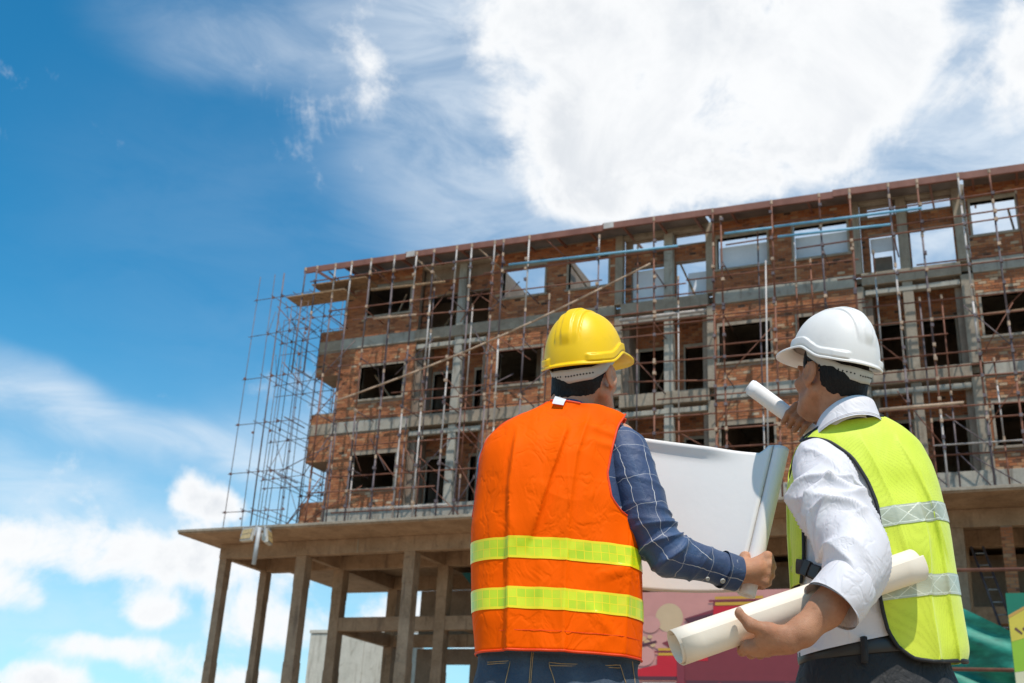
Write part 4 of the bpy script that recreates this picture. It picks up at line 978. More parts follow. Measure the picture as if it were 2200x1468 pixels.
# ------------------------------------------------------------------ head on an SDF
def add_head(S, c, yaw, pitch, sc=1.0):
    fr = (rotm(yaw, pitch) * sc, np.array(c, float))
    def e(c_, r, k=0.02, mode='add', R=None): S.ell(c_, np.array(r) * sc, k * sc, mode, (rotm(yaw, pitch) * 1.0, np.array(c, float) + rotm(yaw, pitch) @ (np.array(c_) * (sc - 1.0))), R)
    def cp(a, b_, ra, rb=None, k=0.012): S.cap(a, b_, ra * sc, None if rb is None else rb * sc, k, 'add', fr)
    e((0, -0.008, 0.045), (0.077, 0.096, 0.088)); e((0, -0.045, -0.005), (0.064, 0.055, 0.06)); e((0, 0.035, -0.03), (0.063, 0.062, 0.082))
    e((0, 0.04, -0.072), (0.052, 0.052, 0.042)); e((0, 0.078, -0.098), (0.022, 0.018, 0.018), 0.015)
    for s in (-1, 1):
        cp((s * 0.060, -0.005, -0.045), (s * 0.035, 0.065, -0.092), 0.018, 0.016, 0.02)      # jaw line
        e((s * 0.047, 0.066, -0.018), (0.022, 0.02, 0.018), 0.02)                            # cheek bone
        e((s * 0.032, 0.102, 0.012), (0.016, 0.014, 0.011), 0.01, 'sub')                     # eye socket
        e((s * 0.032, 0.083, 0.012), (0.0125, 0.0125, 0.0115), 0.003)                        # eyeball
        cp((s * 0.014, 0.096, 0.03), (s * 0.05, 0.083, 0.031), 0.008, 0.006, 0.012)          # brow
        # ear: rim, hollow, lobe
        Re = rotm(s * R_(-22), R_(8))
        e((s * 0.087, -0.014, 0.0), (0.0085, 0.0205, 0.034), 0.006, 'add', Re)
        e((s * 0.0975, -0.011, 0.002), (0.0065, 0.0115, 0.021), 0.004, 'sub', Re)
        e((s * 0.081, -0.004, -0.029), (0.007, 0.010, 0.011), 0.006)
        e((s * 0.076, 0.006, 0.0), (0.006, 0.006, 0.009), 0.006)
    cp((0, 0.094, 0.018), (0, 0.112, -0.022), 0.008, 0.0125, 0.012); e((0.011, 0.101, -0.026), (0.009, 0.009, 0.007), 0.008); e((-0.011, 0.101, -0.026), (0.009, 0.009, 0.007), 0.008)
    e((0, 0.092, -0.055), (0.024, 0.012, 0.006), 0.006); e((0, 0.089, -0.066), (0.021, 0.011, 0.007), 0.006)
def make_hair(fr_, S, c, yaw, pitch, parent, seed=1):
    """short hair: a thin shell grown on the head itself above an uneven hairline"""
    R = rotm(yaw, pitch); c = np.array(c, float)
    sl, g = S._box(c - 0.135, c + 0.135); H = SDF(S.lo, S.lo + 0.02, S.h)
    H.ax = [S.ax[k][sl[k]] for k in range(3)]; H.lo = np.array([a[0] for a in H.ax], float)
    q = (g - c.astype(np.float32)) @ R.astype(np.float32)
    x, y, z = np.abs(q[..., 0]), q[..., 1], q[..., 2]
    line = np.where(y < 0.0, -0.058 + 0.85 * np.maximum(y + 0.058, 0) + 0.30 * np.maximum(x - 0.030, 0), 0.02 + 1.2 * np.maximum(y, 0))
    side = (np.abs(y - 0.027) < 0.009) & (x > 0.05); line = np.where(side, -0.010, line)
    ear = np.where((np.abs(y + 0.010) < 0.028) & (x > 0.058), 0.036, -1.0); line = np.maximum(line, ear)
    line = line + 0.005 * wob(q, 240.0, seed) + 0.004 * wob(q, 700.0, seed + 1)
    th = 0.0015 + 0.0045 * np.clip((z - line) / 0.035, 0, 1) + 0.0008 * wob(q * np.array([1, 1, .3]), 500.0, seed + 2)
    H.D = np.maximum(S.D[sl] - th, np.maximum((line - z) * 0.7, x - 0.0815)).astype(np.float32)
    V, F = H.nets()
    return fr_.mesh('hair', V, F, M_HAIR, parent)

# ------------------------------------------------------------------ hard hat
def make_hat(fr_, c, yaw, pitch, parent, mat, sc=1.0):
    R = rotm(yaw, pitch) * sc; c = np.array(c, float)
    def place(P): return P @ R.T + c
    nt_, nr = 216, 84
    t_ = np.linspace(0, 2 * np.pi, nt_, endpoint=False); ct, st_ = np.cos(t_), np.sin(t_)       # t = 0 is the front
    a = np.where(ct > 0, 0.136, 0.132); b = 0.1085; H = 0.150
    base = 1.0 / ((np.abs(ct) / a) ** 2.25 + (np.abs(st_) / b) ** 2.25) ** (1 / 2.25)
    fb_ = np.abs(((t_ + np.pi) % (2 * np.pi)) - np.pi)                                           # angle from the front
    zr = np.interp(fb_, [0, 0.5, 1.0, 1.42, 1.95, 2.5, np.pi], [0.006, 0.010, 0.015, 0.014, -0.017, -0.024, -0.024]); zr = np.convolve(np.pad(zr, 4, mode='wrap'), np.ones(9) / 9, 'valid')
    visor = sstep(np.cos(fb_), 0.35, 0.95)
    rb = base + 0.010 + 0.040 * visor
    zb = zr - 0.017 * visor
    rows = []
    rows.append(np.stack([st_ * (base - 0.003), ct * (base - 0.003), zr + 0.014], -1))
    rows.append(np.stack([st_ * (base + .002), ct * (base + .002), zr + 0.004], -1))
    rows.append(np.stack([st_ * (rb - .001), ct * (rb - .001), zb], -1))
    rows.append(np.stack([st_ * rb, ct * rb, zb + 0.002], -1))
    rows.append(np.stack([st_ * rb, ct * rb, zb + 0.0055], -1))
    rows.append(np.stack([st_ * (rb - 0.002), ct * (rb - 0.002), zb + 0.0075], -1))
    rows.append(np.stack([st_ * (base + 0.003), ct * (base + 0.003), zr + 0.0095 + 0.004 * visor], -1))
    ph = np.linspace(0.0, 1.0, nr)
    for p in ph:
        an = p * np.pi / 2
        k = max(np.cos(an), 0.0) ** 0.80; z = zr + 0.0125 + (H - zr - 0.0125) * np.sin(an) ** 1.06
        x = st_ * base * k; y = ct * base * k
        # raised gutter band round the sides and front, gap at the back
        top = 0.031 + 0.003 * sstep(fb_, 2.0, 1.0); zz = z - zr
        on = sstep(fb_, 2.72, 2.66) * sstep(fb_, 0.30, 0.36)
        g_ = on * (1 - sstep(zz, top - 0.0015, top + 0.0015)) * 0.0070
        # the little step in the back end of the band
        g_ = g_ + sstep(fb_, 2.30, 2.34) * (1 - sstep(fb_, 2.60, 2.66)) * (1 - sstep(zz, 0.026, 0.030)) * 0.0018
        lift = sstep(z, 0.034, 0.072)
        ridge = lift * (0.0045 * (1 - sstep(np.abs(x), 0.034, 0.0365)) + 0.0052 * (1 - sstep(np.abs(x), 0.0125, 0.0148)))
        ridge -= lift * 0.0022 * np.exp(-((np.abs(x) - 0.0375) / 0.0012) ** 2)
        nn = np.stack([x / b**2, y / a**2, (z - 0.0) / H**2], -1); nn /= np.linalg.norm(nn, axis=-1)[:, None] + 1e-9
        P = np.stack([x, y, z], -1) + nn * (g_ + ridge)[:, None]
        rows.append(P)
    Pm = np.array(rows); V, F = grid(Pm, closed=True)
    hat = fr_.mesh('hard_hat', place(V), F, mat, parent)
    # slot block on each side, rear lip blocks
    def block(ang, z0, w, h, out, name):
        i = int((ang % (2 * np.pi)) / (2 * np.pi) * nt_) % nt_
        Q = []
        for rr, e in ((0.0, 0.0), (out, 0.0), (out, 0.0)):
            pass
        us_ = np.linspace(-w, w, 9); vs_ = np.linspace(0, h, 4); P = np.zeros((6, 9, 3))
        for jj, u in enumerate(us_):
            aa = ang + u; bi = np.interp(aa % (2 * np.pi), t_, base, period=2 * np.pi)
            for ii, (vv, oo) in enumerate(((0, 0.002), (0, out), (h * .15, out + .001), (h * .85, out), (h, out - .001), (h, 0.0))):
                r_ = bi + oo; P[ii, jj] = (math.sin(aa) * r_, math.cos(aa) * r_, z0 + vv)
        V, F = grid(P); o = fr_.mesh(name, place(V), F, mat, hat, False)
    block(2.52, -0.012, 0.055, 0.020, 0.0072, 'accessory_slot'); block(-2.52, -0.012, 0.055, 0.020, 0.0072, 'accessory_slot')
    # headband that hangs below the rim round the nape
    ang = np.linspace(np.pi - 1.75, np.pi + 1.75, 61); P = np.zeros((5, 61, 3)); u = np.abs(ang - np.pi)
    zmid = np.interp(u, [0, 0.7, 1.2, 1.75], [-0.051, -0.045, -0.024, 0.004]); hh = np.interp(u, [0, 1.0, 1.75], [0.019, 0.0165, 0.008])
    for ii, v in enumerate(np.linspace(-1, 1, 5)):
        k = 1.0 + 0.035 * v
        P[ii, :, 0] = np.sin(ang) * 0.0925 * k; P[ii, :, 1] = np.cos(ang) * 0.1175 * k; P[ii, :, 2] = zmid + hh * v
    V, F = grid(P); o = fr_.mesh('headband', place(V), F, M_STRAP, hat); solid(o, 0.0025, 0.0)
    dots = []
    for q in np.r_[np.linspace(-0.72, 0.1, 10), np.linspace(0.3, 0.75, 5)]:
        an = np.pi + q; z = float(np.interp(an, ang, zmid)); cen = np.array([math.sin(an) * 0.0944, math.cos(an) * 0.1199, z])
        tx = np.array([math.cos(an), -math.sin(an), 0.0]); tz = np.array([0, 0.0, 1.0])
        Pq = [cen + 0.0026 * (tx * math.cos(w_) + tz * math.sin(w_)) for w_ in np.linspace(0, 2 * np.pi, 8, endpoint=False)]
        dots.append((np.array(Pq), [tuple(range(8))]))
    V, F, _ = join(dots); fr_.mesh('adjustment_holes', place(V), F, M_HOLE, o, False)
    # dark crown webbing that fills the gap between head and shell
    P = np.zeros((3, 61, 3))
    for ii, (kx, z) in enumerate(((0.94, -0.034), (0.97, -0.012), (1.06, 0.012))):
        P[ii, :, 0] = np.sin(ang) * 0.0865 * kx; P[ii, :, 1] = np.cos(ang) * 0.106 * kx; P[ii, :, 2] = z + np.interp(u, [0, 1.75], [0, 0.02])
    V, F = grid(P); fr_.mesh('crown_webbing', place(V), F, M_HOLE, hat)
    return hat

def paper_roll(fr_, name, label, A, B, r0, turns, mat, gap=0.004, flap=0.0, seg=96, group=None, parent=None, start=0.0):
    """a sheet rolled into a spiral tube"""
    A = np.array(A, float); B = np.array(B, float); T = (B - A) / np.linalg.norm(B - A)
    X = np.cross(T, (0, 1.0, 0.0)); X /= np.linalg.norm(X); Y = np.cross(T, X)
    th = np.linspace(0, 2 * np.pi * turns, int(seg * turns)); rr = r0 - gap * (th / (2 * np.pi))
    if flap: rr = rr + flap * np.exp(-th / 0.25)
    ns = 14; P = np.zeros((ns, len(th), 3))
    for i in range(ns):
        f = i / (ns - 1); wv = 1 + 0.02 * math.sin(5 * f + 1)
        P[i] = A + (B - A) * f + (np.cos(th + start)[:, None] * X + np.sin(th + start)[:, None] * Y) * (rr * wv)[:, None] + T * (0.004 * np.sin(th * 0.7))[:, None]
    V, F = grid(P)
    if parent is None:
        o = mesh_obj(name, V - fr_.o, F, mat, None, True)
        o.location = view_to_world(*fr_.o); o.rotation_euler = (0, 0, VIEW_YAW); tag(o, label, 'paper roll', group)
    else: o = fr_.mesh(name, V, F, mat, parent)
    return solid(o, 0.0012, 0.0)
def rows_from(ctrl, per=13, smooth=0):
    ctrl = np.array(ctrl, float); n = len(ctrl); t = np.linspace(0, n - 1, (n - 1) * per + 1)
    P = np.stack([np.interp(t, np.arange(n), ctrl[:, k]) for k in (0, 1)], -1)
    for _ in range(smooth):
        P[1:-1] = 0.25 * P[:-2] + 0.5 * P[1:-1] + 0.25 * P[2:]
    return P
def arc_uv(P):
    d = np.r_[0, np.cumsum(np.linalg.norm(np.diff(P[0], axis=0), axis=1))]
    m = P.shape[0]
    return np.stack([np.tile(d, (m, 1)), np.repeat(np.linspace(0, 1, m)[:, None], P.shape[1], 1)], -1).reshape(-1, 2)
def binding(fr_, name, runs, r, mat, parent):
    parts = []
    for run in runs:
        run = np.asarray(run)[::3] if len(run) > 30 else np.asarray(run)
        parts.append(sweep(run, [r] * len(run), len(run), 6, up=(0.3, -0.8, 0.5), cap_ends=True))
    V, F, _ = join(parts); return fr_.mesh(name, V, F, mat, parent)
def fist(S, wrist, knuckles, chains, thumb, pr=0.0155, fr_=0.0093):
    for kx in knuckles: S.cap(wrist, kx, 0.021, pr - 0.002, 0.012)
    for i in range(3): S.cap(knuckles[i], knuckles[i + 1], pr - .002, pr - .002, 0.008)
    for i, (kx, ch) in enumerate(zip(knuckles, chains)):
        f = fr_ * (1.0, 1.04, 1.0, 0.88)[i]
        S.chain([kx] + list(ch), [f + .0035] + [f + .0008, f, f - .0012, f - .002][:len(ch)], 0.005)
    S.chain(thumb, [0.017, 0.0135, 0.0115, 0.0095][:len(thumb)], 0.008)

# ================================================================== man in the orange vest
FA = Frame(0.165, 3.05)
MA = FA.thing('person', 'man seen from behind in orange vest, yellow hard hat and navy checked shirt', 'person')
HAT_A = np.array((0.213, 3.072, 1.628)); HA_YAW, HA_P = R_(-28), R_(14); HA = HAT_A + rotm(HA_YAW, R_(15)) @ np.array((0, -0.004, -0.051))
S = SDF((-0.16, 2.85, -0.01), (0.83, 3.45, 1.78), 0.0037)
S.ell((0.165, 3.05, 0.82), (0.17, 0.105, 0.12), 0.03).ell((0.16, 3.055, 1.02), (0.15, 0.10, 0.2), 0.04).ell((0.145, 3.06, 1.25), (0.165, 0.095, 0.19), 0.04)
S.cap((-0.0, 3.07, 1.355), (0.29, 3.06, 1.385), 0.052, None, 0.04)
S.cap((0.165, 3.055, 1.40), (0.19, 3.068, 1.56), 0.064, 0.060, 0.03); S.cap((0.10, 3.06, 1.42), (0.235, 3.06, 1.425), 0.035, None, 0.03)
for s in (-1, 1):
    S.chain([(0.165 + s * 0.09, 3.05, 0.78), (0.165 + s * 0.105, 3.04, 0.43), (0.165 + s * 0.11, 3.06, 0.07)], [0.085, 0.052, 0.036], 0.03)
    S.cap((0.165 + s * .11, 3.05, 0.045), (0.165 + s * .13, 3.19, 0.03), 0.036, 0.028, 0.02)
S.chain([(0.315, 3.04, 1.385), (0.400, 3.005, 1.10), (0.640, 3.062, 1.035)], [0.052, 0.042, 0.030], 0.02)
S.chain([(-0.015, 3.09, 1.36), (-0.03, 3.14, 1.09), (0.17, 3.33, 1.10)], [0.050, 0.040, 0.030], 0.02)
add_head(S, HA, HA_YAW, HA_P, 1.02)
# right fist closed round the rolled end of the drawing
kn = [(0.728, 3.066, 1.086), (0.733, 3.062, 1.063), (0.729, 3.064, 1.040), (0.720, 3.068, 1.018)]
ch = [[(k[0] + 0.014, 3.090, k[2] + .001), (k[0] + 0.006, 3.126, k[2] - .002), (k[0] - 0.028, 3.138, k[2] - .004)] for k in kn]
fist(S, (0.655, 3.063, 1.040), kn, ch, [(0.668, 3.066, 1.058), (0.672, 3.090, 1.088), (0.690, 3.130, 1.104), (0.712, 3.142, 1.108)], 0.0165)
S.cap((0.64, 3.062, 1.035), (0.70, 3.060, 1.052), 0.026, 0.020, 0.015)
for k in kn: S.ell((k[0] + .002, k[1] - .009, k[2]), (0.0075, 0.006, 0.0075), 0.008)
# left hand holding the far edge of the sheet, out of sight in front of him
kl = [(0.235, 3.35, 1.135), (0.24, 3.352, 1.115), (0.238, 3.352, 1.095), (0.232, 3.35, 1.077)]
fist(S, (0.18, 3.335, 1.10), kl, [[(k[0] + .025, 3.362, k[2]), (k[0] + .03, 3.385, k[2]), (k[0] + .01, 3.39, k[2])] for k in kl], [(0.19, 3.33, 1.12), (0.215, 3.325, 1.15), (0.25, 3.335, 1.155)], 0.0155)
V, F = S.nets()
bodyA = FA.mesh('body', V, F, M_SKIN_A, MA)
make_hair(FA, S, HA, HA_YAW, HA_P, MA, 3)
make_hat(FA, HAT_A, R_(-28), R_(15), MA, M_HATY, 1.0)

TA = Torso([.55, .70, .786, .863, .972, 1.111, 1.176, 1.243, 1.316, 1.364, 1.40, 1.445, 1.474, 1.56], [-.045, -.045, -.045, -.058, -.068, -.077, -.072, -.067, -.064, -.050, -.019, .051, .112, .135],
           [.55, .794, .898, 1.021, 1.097, 1.15, 1.25, 1.35, 1.42, 1.458, 1.466, 1.472, 1.488, 1.56], [.38, .376, .379, .375, .366, .357, .350, .348, .345, .338, .30, .262, .210, .18], 3.05,
           [.55, .8, 1.0, 1.2, 1.33, 1.42, 1.48, 1.56], [.140, .140, .138, .137, .120, .082, .060, .056], [.11, .11, .12, .125, .11, .085, .06, .05], 2.5)
def foldA(x, z):
    P = np.stack([x, np.zeros_like(x), z], -1)
    def crease(x0, amp, wl, wr): u = x - x0; return amp * np.where(u > 0, np.exp(-u / wr), np.exp(u / wl))
    low = sstep(z, 1.50, 1.25)
    c1 = np.interp(z, [.77, 1.0, 1.2, 1.36], [.030, .022, .014, .026]); c2 = np.interp(z, [.78, .96, 1.17, 1.30, 1.42], [.168, .168, .173, .188, .222])
    c4 = np.interp(z, [1.05, 1.10, 1.23, 1.37], [.07, .086, .119, .16])
    d = crease(c1, .022, .0035, .05) * low * sstep(z, 1.42, 1.3)
    d += crease(c2, .014, .035, .008) * sstep(z, 1.46, 1.38)
    d += crease(c4, .019, .055, .005) * sstep(z, 1.02, 1.12) * sstep(z, 1.42, 1.36)
    d += crease(np.interp(z, [.77, .92, 1.06], [.322, .331, .338]), .010, .03, .008) * sstep(z, 1.14, 1.06)
    d += crease(np.interp(z, [.78, 1.0, 1.2], [.115, .10, .085]), .005, .02, .03) * sstep(z, 1.2, .95)
    d += .0075 * wob(P * np.array([1, 1, .4]), 24.0, 5) + .0032 * wob(P * np.array([1, 1, .7]), 62.0, 6) + .0016 * (1 - np.abs(wob(P, 38.0, 8))) ** 3
    # sharp packing creases, pressed in when the vest was folded
    for zc in (1.225, 0.985): d += .0016 * np.exp(-((z - zc - .008 * np.sin(9 * x)) / .0022) ** 2) * (0.5 + .5 * np.sin(14 * x + zc * 9))
    d += .0014 * np.exp(-((x - .17 - .01 * np.sin(8 * z)) / .0025) ** 2)
    d += .006 * np.exp(-((z - 1.39 + 0.25 * (x - .24)) / .012) ** 2) * sstep(x, .19, .25) + .005 * np.exp(-((z - 1.345 + 0.1 * (x - .24)) / .010) ** 2) * sstep(x, .19, .25)
    d += .007 * np.exp(-((z - 1.005 - .35 * (x - .33)) / .014) ** 2 - ((x - .30) / .05) ** 2) + .006 * np.exp(-((z - .86 + .8 * (x - .27)) / .018) ** 2 - ((x - .27) / .04) ** 2)
    return d * np.clip(sstep(z, 1.495, 1.45), .0, 1) + 0.004
RN = [(.376, .786), (.379, .9), (.375, 1.02), (.366, 1.10), (.352, 1.140), (.312, 1.158), (.283, 1.19), (.272, 1.255), (.283, 1.325), (.302, 1.405), (.333, 1.466), (.268, 1.468), (.200, 1.468)]
LN = [(-.045, .782), (-.062, .9), (-.071, 1.02), (-.077, 1.11), (-.075, 1.145), (-.073, 1.165), (-.071, 1.19), (-.067, 1.25), (-.064, 1.32), (-.042, 1.378), (.02, 1.424), (.066, 1.452), (.122, 1.478)]
Lr, Rr = rows_from(LN), rows_from(RN)
Pn = TA.patch(Lr, Rr, -1, 150, 0.006, foldA)
Pn[..., 1] -= 0.006 * np.clip((Rr[:, None, 1] > 1.42) * 1.0, 0, 1) * 0
RF = [(.376, .79), (.379, .9), (.375, 1.02), (.366, 1.10), (.345, 1.15), (.30, 1.18), (.275, 1.21), (.265, 1.27), (.277, 1.335), (.30, 1.405), (.335, 1.456), (.275, 1.462), (.22, 1.466)]
LF = [(-.045, .782), (-.062, .9), (-.071, 1.02), (-.077, 1.10), (-.05, 1.15), (-.01, 1.18), (.005, 1.21), (.012, 1.27), (.0, 1.335), (-.022, 1.378), (.02, 1.420), (.066, 1.448), (.112, 1.470)]
Pf = TA.patch(rows_from(LF), rows_from(RF), 1, 60, 0.006)
v1, f1 = grid(Pn); v2, f2 = grid(Pf, flip=True); V, F, _ = join([(v1, f1), (v2, f2)])
vestA = FA.mesh('safety_vest', V, F, M_ORANGE, MA); solid(vestA, 0.0018, 0.0)
k5 = 4 * 13
for run in (Pn[k5:10 * 13 + 1, -1], Pn[k5:, 0], Pn[0, :], Pn[-1, :], Pf[k5:10 * 13 + 1, -1]): binding(FA, 'vest_binding', [run], 0.0034, M_ORANGE_B, vestA)
V, F, _ = join([tube_path(Pn[1 + 3, ::4] + np.array([0, -.0015, .012]), 0.0007, 5)]); FA.mesh('hem_stitch', V, F, M_ORANGE_B, vestA)
for z0, z1 in ((1.012, 1.068), (0.884, 0.939)):
    zz = np.linspace(z0, z1, 9)
    Q = TA.patch(np.stack([TA.xl(zz), zz], -1), np.stack([TA.xr(zz), zz], -1), -1, 150, 0.0085, foldA)
    Q2 = TA.patch(np.stack([TA.xl(zz), zz], -1), np.stack([TA.xr(zz), zz], -1), 1, 50, 0.0085)
    a, b_ = grid(Q); c_, d_ = grid(Q2, flip=True); V, F, U = join([(a, b_, arc_uv(Q)), (c_, d_, arc_uv(Q2))])
    o = FA.mesh('reflective_stripe', V, F, M_TAPE, vestA, uv=U)
# navy checked shirt: trunk, collar and sleeves
def inner(T, Lc, Rc, off, nu=50):
    out = []
    for sd in (-1, 1):
        P = T.patch(rows_from(Lc, 4), rows_from(Rc, 4), sd, nu, off); V, F = grid(P, flip=sd > 0); out.append((V, F, P.reshape(-1, 3)[:, [0, 2]]))
    return out
Lb = [(-.03, .80), (-.05, 1.0), (-.06, 1.12), (-.055, 1.25), (-.05, 1.32), (-.02, 1.39), (.06, 1.445), (.12, 1.485)]
Rb = [(.36, .80), (.36, 1.0), (.352, 1.12), (.34, 1.25), (.338, 1.34), (.335, 1.42), (.27, 1.462), (.205, 1.49)]
def sleeve_fold(seed, elbow, amp):
    def f(TH, VV, P):
        k = np.exp(-((VV - elbow) / 0.085) ** 2)
        w = 2.2 * np.sin(TH + 0.5 * seed) + 1.5 * wob(P, 22.0, seed)
        rid = 1 - np.abs(np.sin(VV * 62 + w)); rid2 = 1 - np.abs(np.sin(VV * 34 - 1.3 * np.cos(TH * 1.0 + seed) + 1.2 * wob(P, 14.0, seed + 3)))
        return amp * (0.9 * k * (rid ** 2 - .3) + (0.35 + .65 * k) * 0.75 * (rid2 ** 3 - .25) + 0.35 * wob(P, 30.0, seed + 5))
    return f
slR = sweep([(0.300, 3.045, 1.395), (0.322, 3.035, 1.36), (0.342, 3.01, 1.30), (0.370, 2.995, 1.205), (0.402, 2.99, 1.12), (0.455, 3.00, 1.068), (0.531, 3.022, 1.052), (0.595, 3.046, 1.042), (0.628, 3.057, 1.037)],
            [0.058, 0.069, 0.069, 0.067, 0.064, 0.060, 0.052, 0.048, 0.046], 190, 72, sleeve_fold(2, 0.33, 0.0125))
slL = sweep([(0.03, 3.07, 1.37), (-0.008, 3.09, 1.34), (-0.012, 3.10, 1.25), (-0.014, 3.12, 1.14), (0.02, 3.18, 1.09), (0.10, 3.27, 1.09), (0.16, 3.325, 1.10)], [0.054, 0.064, 0.060, 0.058, 0.054, 0.046, 0.042], 110, 48, sleeve_fold(4, 0.3, 0.008))
cuff = sweep([(0.598, 3.046, 1.041), (0.612, 3.051, 1.039), (0.642, 3.062, 1.034)], [0.0485, 0.049, 0.0475], 16, 56, lambda a, v, p: 0.0012 * np.sin(5 * a + 1) + 0.0025 * (v < .004))
col = sweep([(0.17 + 0.070 * math.cos(a), 3.05 + 0.072 * math.sin(a), 1.452 + 0.018 * math.sin(a) - 0.010 * math.cos(a)) for a in np.linspace(R_(-225), R_(45), 22)], [0.017] * 22, 66, 14, up=(0, 0, 1), flat=0.35)
V, F, U = join(inner(TA, Lb, Rb, -0.006) + [slR, slL, cuff, col])
shA = FA.mesh('shirt', V, F, M_PLAID, MA, uv=U)
# sleeve seam with gathers and the cuff buttons
seam = [(0.332 + 0.012 * math.cos(a), 3.02 + 0.066 * math.sin(a), 1.355 + 0.068 * math.cos(a)) for a in np.linspace(-2.2, 0.3, 16)]
bt = []
for (x, y, z, s) in ((0.549, 2.981, 1.000, .0055), (0.592, 2.998, 1.000, .0068)):
    n_ = np.array([0.25, -0.8, -0.55]); n_ /= np.linalg.norm(n_); a_ = np.cross(n_, (0, 0, 1)); a_ /= np.linalg.norm(a_); b2 = np.cross(n_, a_)
    cen = np.array((x, y, z)); prof = [(0.0, .0006), (.35, .0006), (.42, .0016), (.9, .0018), (1.0, .0008), (1.0, -.003)]
    P = np.array([[cen + (a_ * math.cos(t) + b2 * math.sin(t)) * s * q + n_ * h for t in np.linspace(0, 2 * np.pi, 14, endpoint=False)] for q, h in prof]); v, f = grid(P, closed=True); bt.append((v, f))
V, F, _ = join(bt); FA.mesh('cuff_buttons', V, F, M_STRAP, shA)
lb = np.array([[(0.121, 2.974, 1.463), (0.152, 2.967, 1.457)], [(0.124, 2.978, 1.475), (0.155, 2.971, 1.468)], [(0.129, 2.982, 1.488), (0.160, 2.976, 1.478)]])
V, F = grid(lb); o = FA.mesh('label_tag', V, F, simple('white_label', (0.70, 0.69, 0.72), 0.8, 0.03), MA, False); solid(o, 0.0005)
# jeans
S = SDF((-0.12, 2.86, 0.03), (0.45, 3.26, 0.86), 0.0062)
S.ell((0.165, 3.05, 0.80), (0.212, 0.118, 0.17), 0.03)
S.ell((0.165, 3.045, 0.70), (0.215, 0.124, 0.13), 0.03)
for s in (-1, 1): S.chain([(0.165 + s * 0.098, 3.05, 0.68), (0.165 + s * 0.108, 3.04, 0.42), (0.165 + s * 0.112, 3.06, 0.06)], [0.112, 0.083, 0.078], 0.03)
sl, g_ = S._box((-1, 0, 0), (1, 9, 9)); S.D = np.maximum(S.D, (g_[..., 2] - 0.812).astype(np.float32)); S.D = np.maximum(S.D, (0.055 - g_[..., 2]).astype(np.float32))
S.D += (0.0022 * wob(g_, 40.0, 9)).astype(np.float32)
V, F = S.nets(); jA = FA.mesh('jeans', V, F, M_DENIM, MA)
def on_jeans(x, z):
    i = int(round((x - S.lo[0]) / S.h)); k = int(round((z - S.lo[2]) / S.h)); c = S.D[i, :, k]; w = np.argmax(c < 0); return S.ax[1][w] - S.h * 0.5
def stitch(pts, off=0.0015, r=0.0012):
    P = []
    for (x0, z0), (x1, z1) in zip(pts[:-1], pts[1:]):
        for q in np.linspace(0, 1, 8)[:-1]: P.append((x0 + (x1 - x0) * q, z0 + (z1 - z0) * q))
    P.append(pts[-1]); Y = np.array([on_jeans(*p) for p in P]); Y = np.convolve(np.pad(Y, 3, mode='edge'), np.ones(7) / 7, 'valid')
    return tube_path([(p[0], y - off, p[1]) for p, y in zip(P, Y)], r, 5)
st = [stitch([(-.018, .758), (.040, .761), (.034, .73), (.018, .64), (-.03, .62)]), stitch([(-.018, .753), (.038, .756)]), stitch([(.093, .80), (.090, .74), (.087, .66), (.10, .56)]), stitch([(.097, .80), (.094, .74), (.091, .66)]),
      stitch([(.335, .72), (.320, .764), (.135, .757), (.150, .72), (.17, .63), (.24, .60), (.33, .64), (.335, .72)]), stitch([(.318, .759), (.137, .752)]), stitch([(.351, .80), (.360, .74), (.366, .66)])]
V, F, _ = join(st); FA.mesh('seam_stitching', V, F, M_THREAD, jA)
wbm = sweep([(0.165 + 0.214 * math.cos(a), 3.05 + 0.121 * math.sin(a), 0.800) for a in np.linspace(0, 2 * np.pi, 40)], [0.019] * 40, 120, 10, up=(0, 0, 1), flat=0.22); FA.mesh('waistband', wbm[0], wbm[1], M_DENIM, jA)
def shoes(fr_, cx, y, mat, parent):
    for s in (-1, 1):
        S2 = SDF((cx + s * .115 - .08, y - .12, -0.005), (cx + s * .125 + .09, y + .24, .12), 0.006)
        S2.cap((cx + s * .11, y - .02, .05), (cx + s * .13, y + .15, .038), .05, .042, .02); S2.D = np.maximum(S2.D, (0.002 - S2.ax[2])[None, None, :].astype(np.float32)); V, F = S2.nets(); fr_.mesh('shoe', V, F, mat, parent)
shoes(FA, 0.165, 3.05, M_BLACKT, MA)

# ---- the drawing he holds: a wide sheet whose right end is rolled up in his fist
DA, DB = np.array((0.677, 3.105, 0.985)), np.array((0.788, 3.105, 1.411))
ax_ = (DB - DA) / np.linalg.norm(DB - DA)
PXv = np.cross(ax_, (0, 1.0, 0)); PXv /= np.linalg.norm(PXv); PXv *= np.sign(PXv[0])       # to the right, square to the roll
NYv = np.array((0, 1.0, 0))
r0 = 0.0255; prof = []
for th in np.linspace(0, 2 * np.pi * 2.6, 120):                     # spiral from inside out, ends at the far-left side
    r = r0 - 0.010 * (1 - th / (2 * np.pi * 2.6)); a = R_(200) - (2 * np.pi * 2.6 - th)
    prof.append((r * math.cos(a), r * math.sin(a) * 1.0))
sx, sy = prof[-1]
for q in np.linspace(0.02, 1, 46):                                  # leaves the roll and runs to the left, bowing away from him
    prof.append((sx - q * 0.56, sy + 0.012 * math.sin(q * 3.0) + 0.235 * q ** 0.8 + 0.0 * q))
ns = 40; P = np.zeros((ns, len(prof), 3)); Lh = np.linalg.norm(DB - DA)
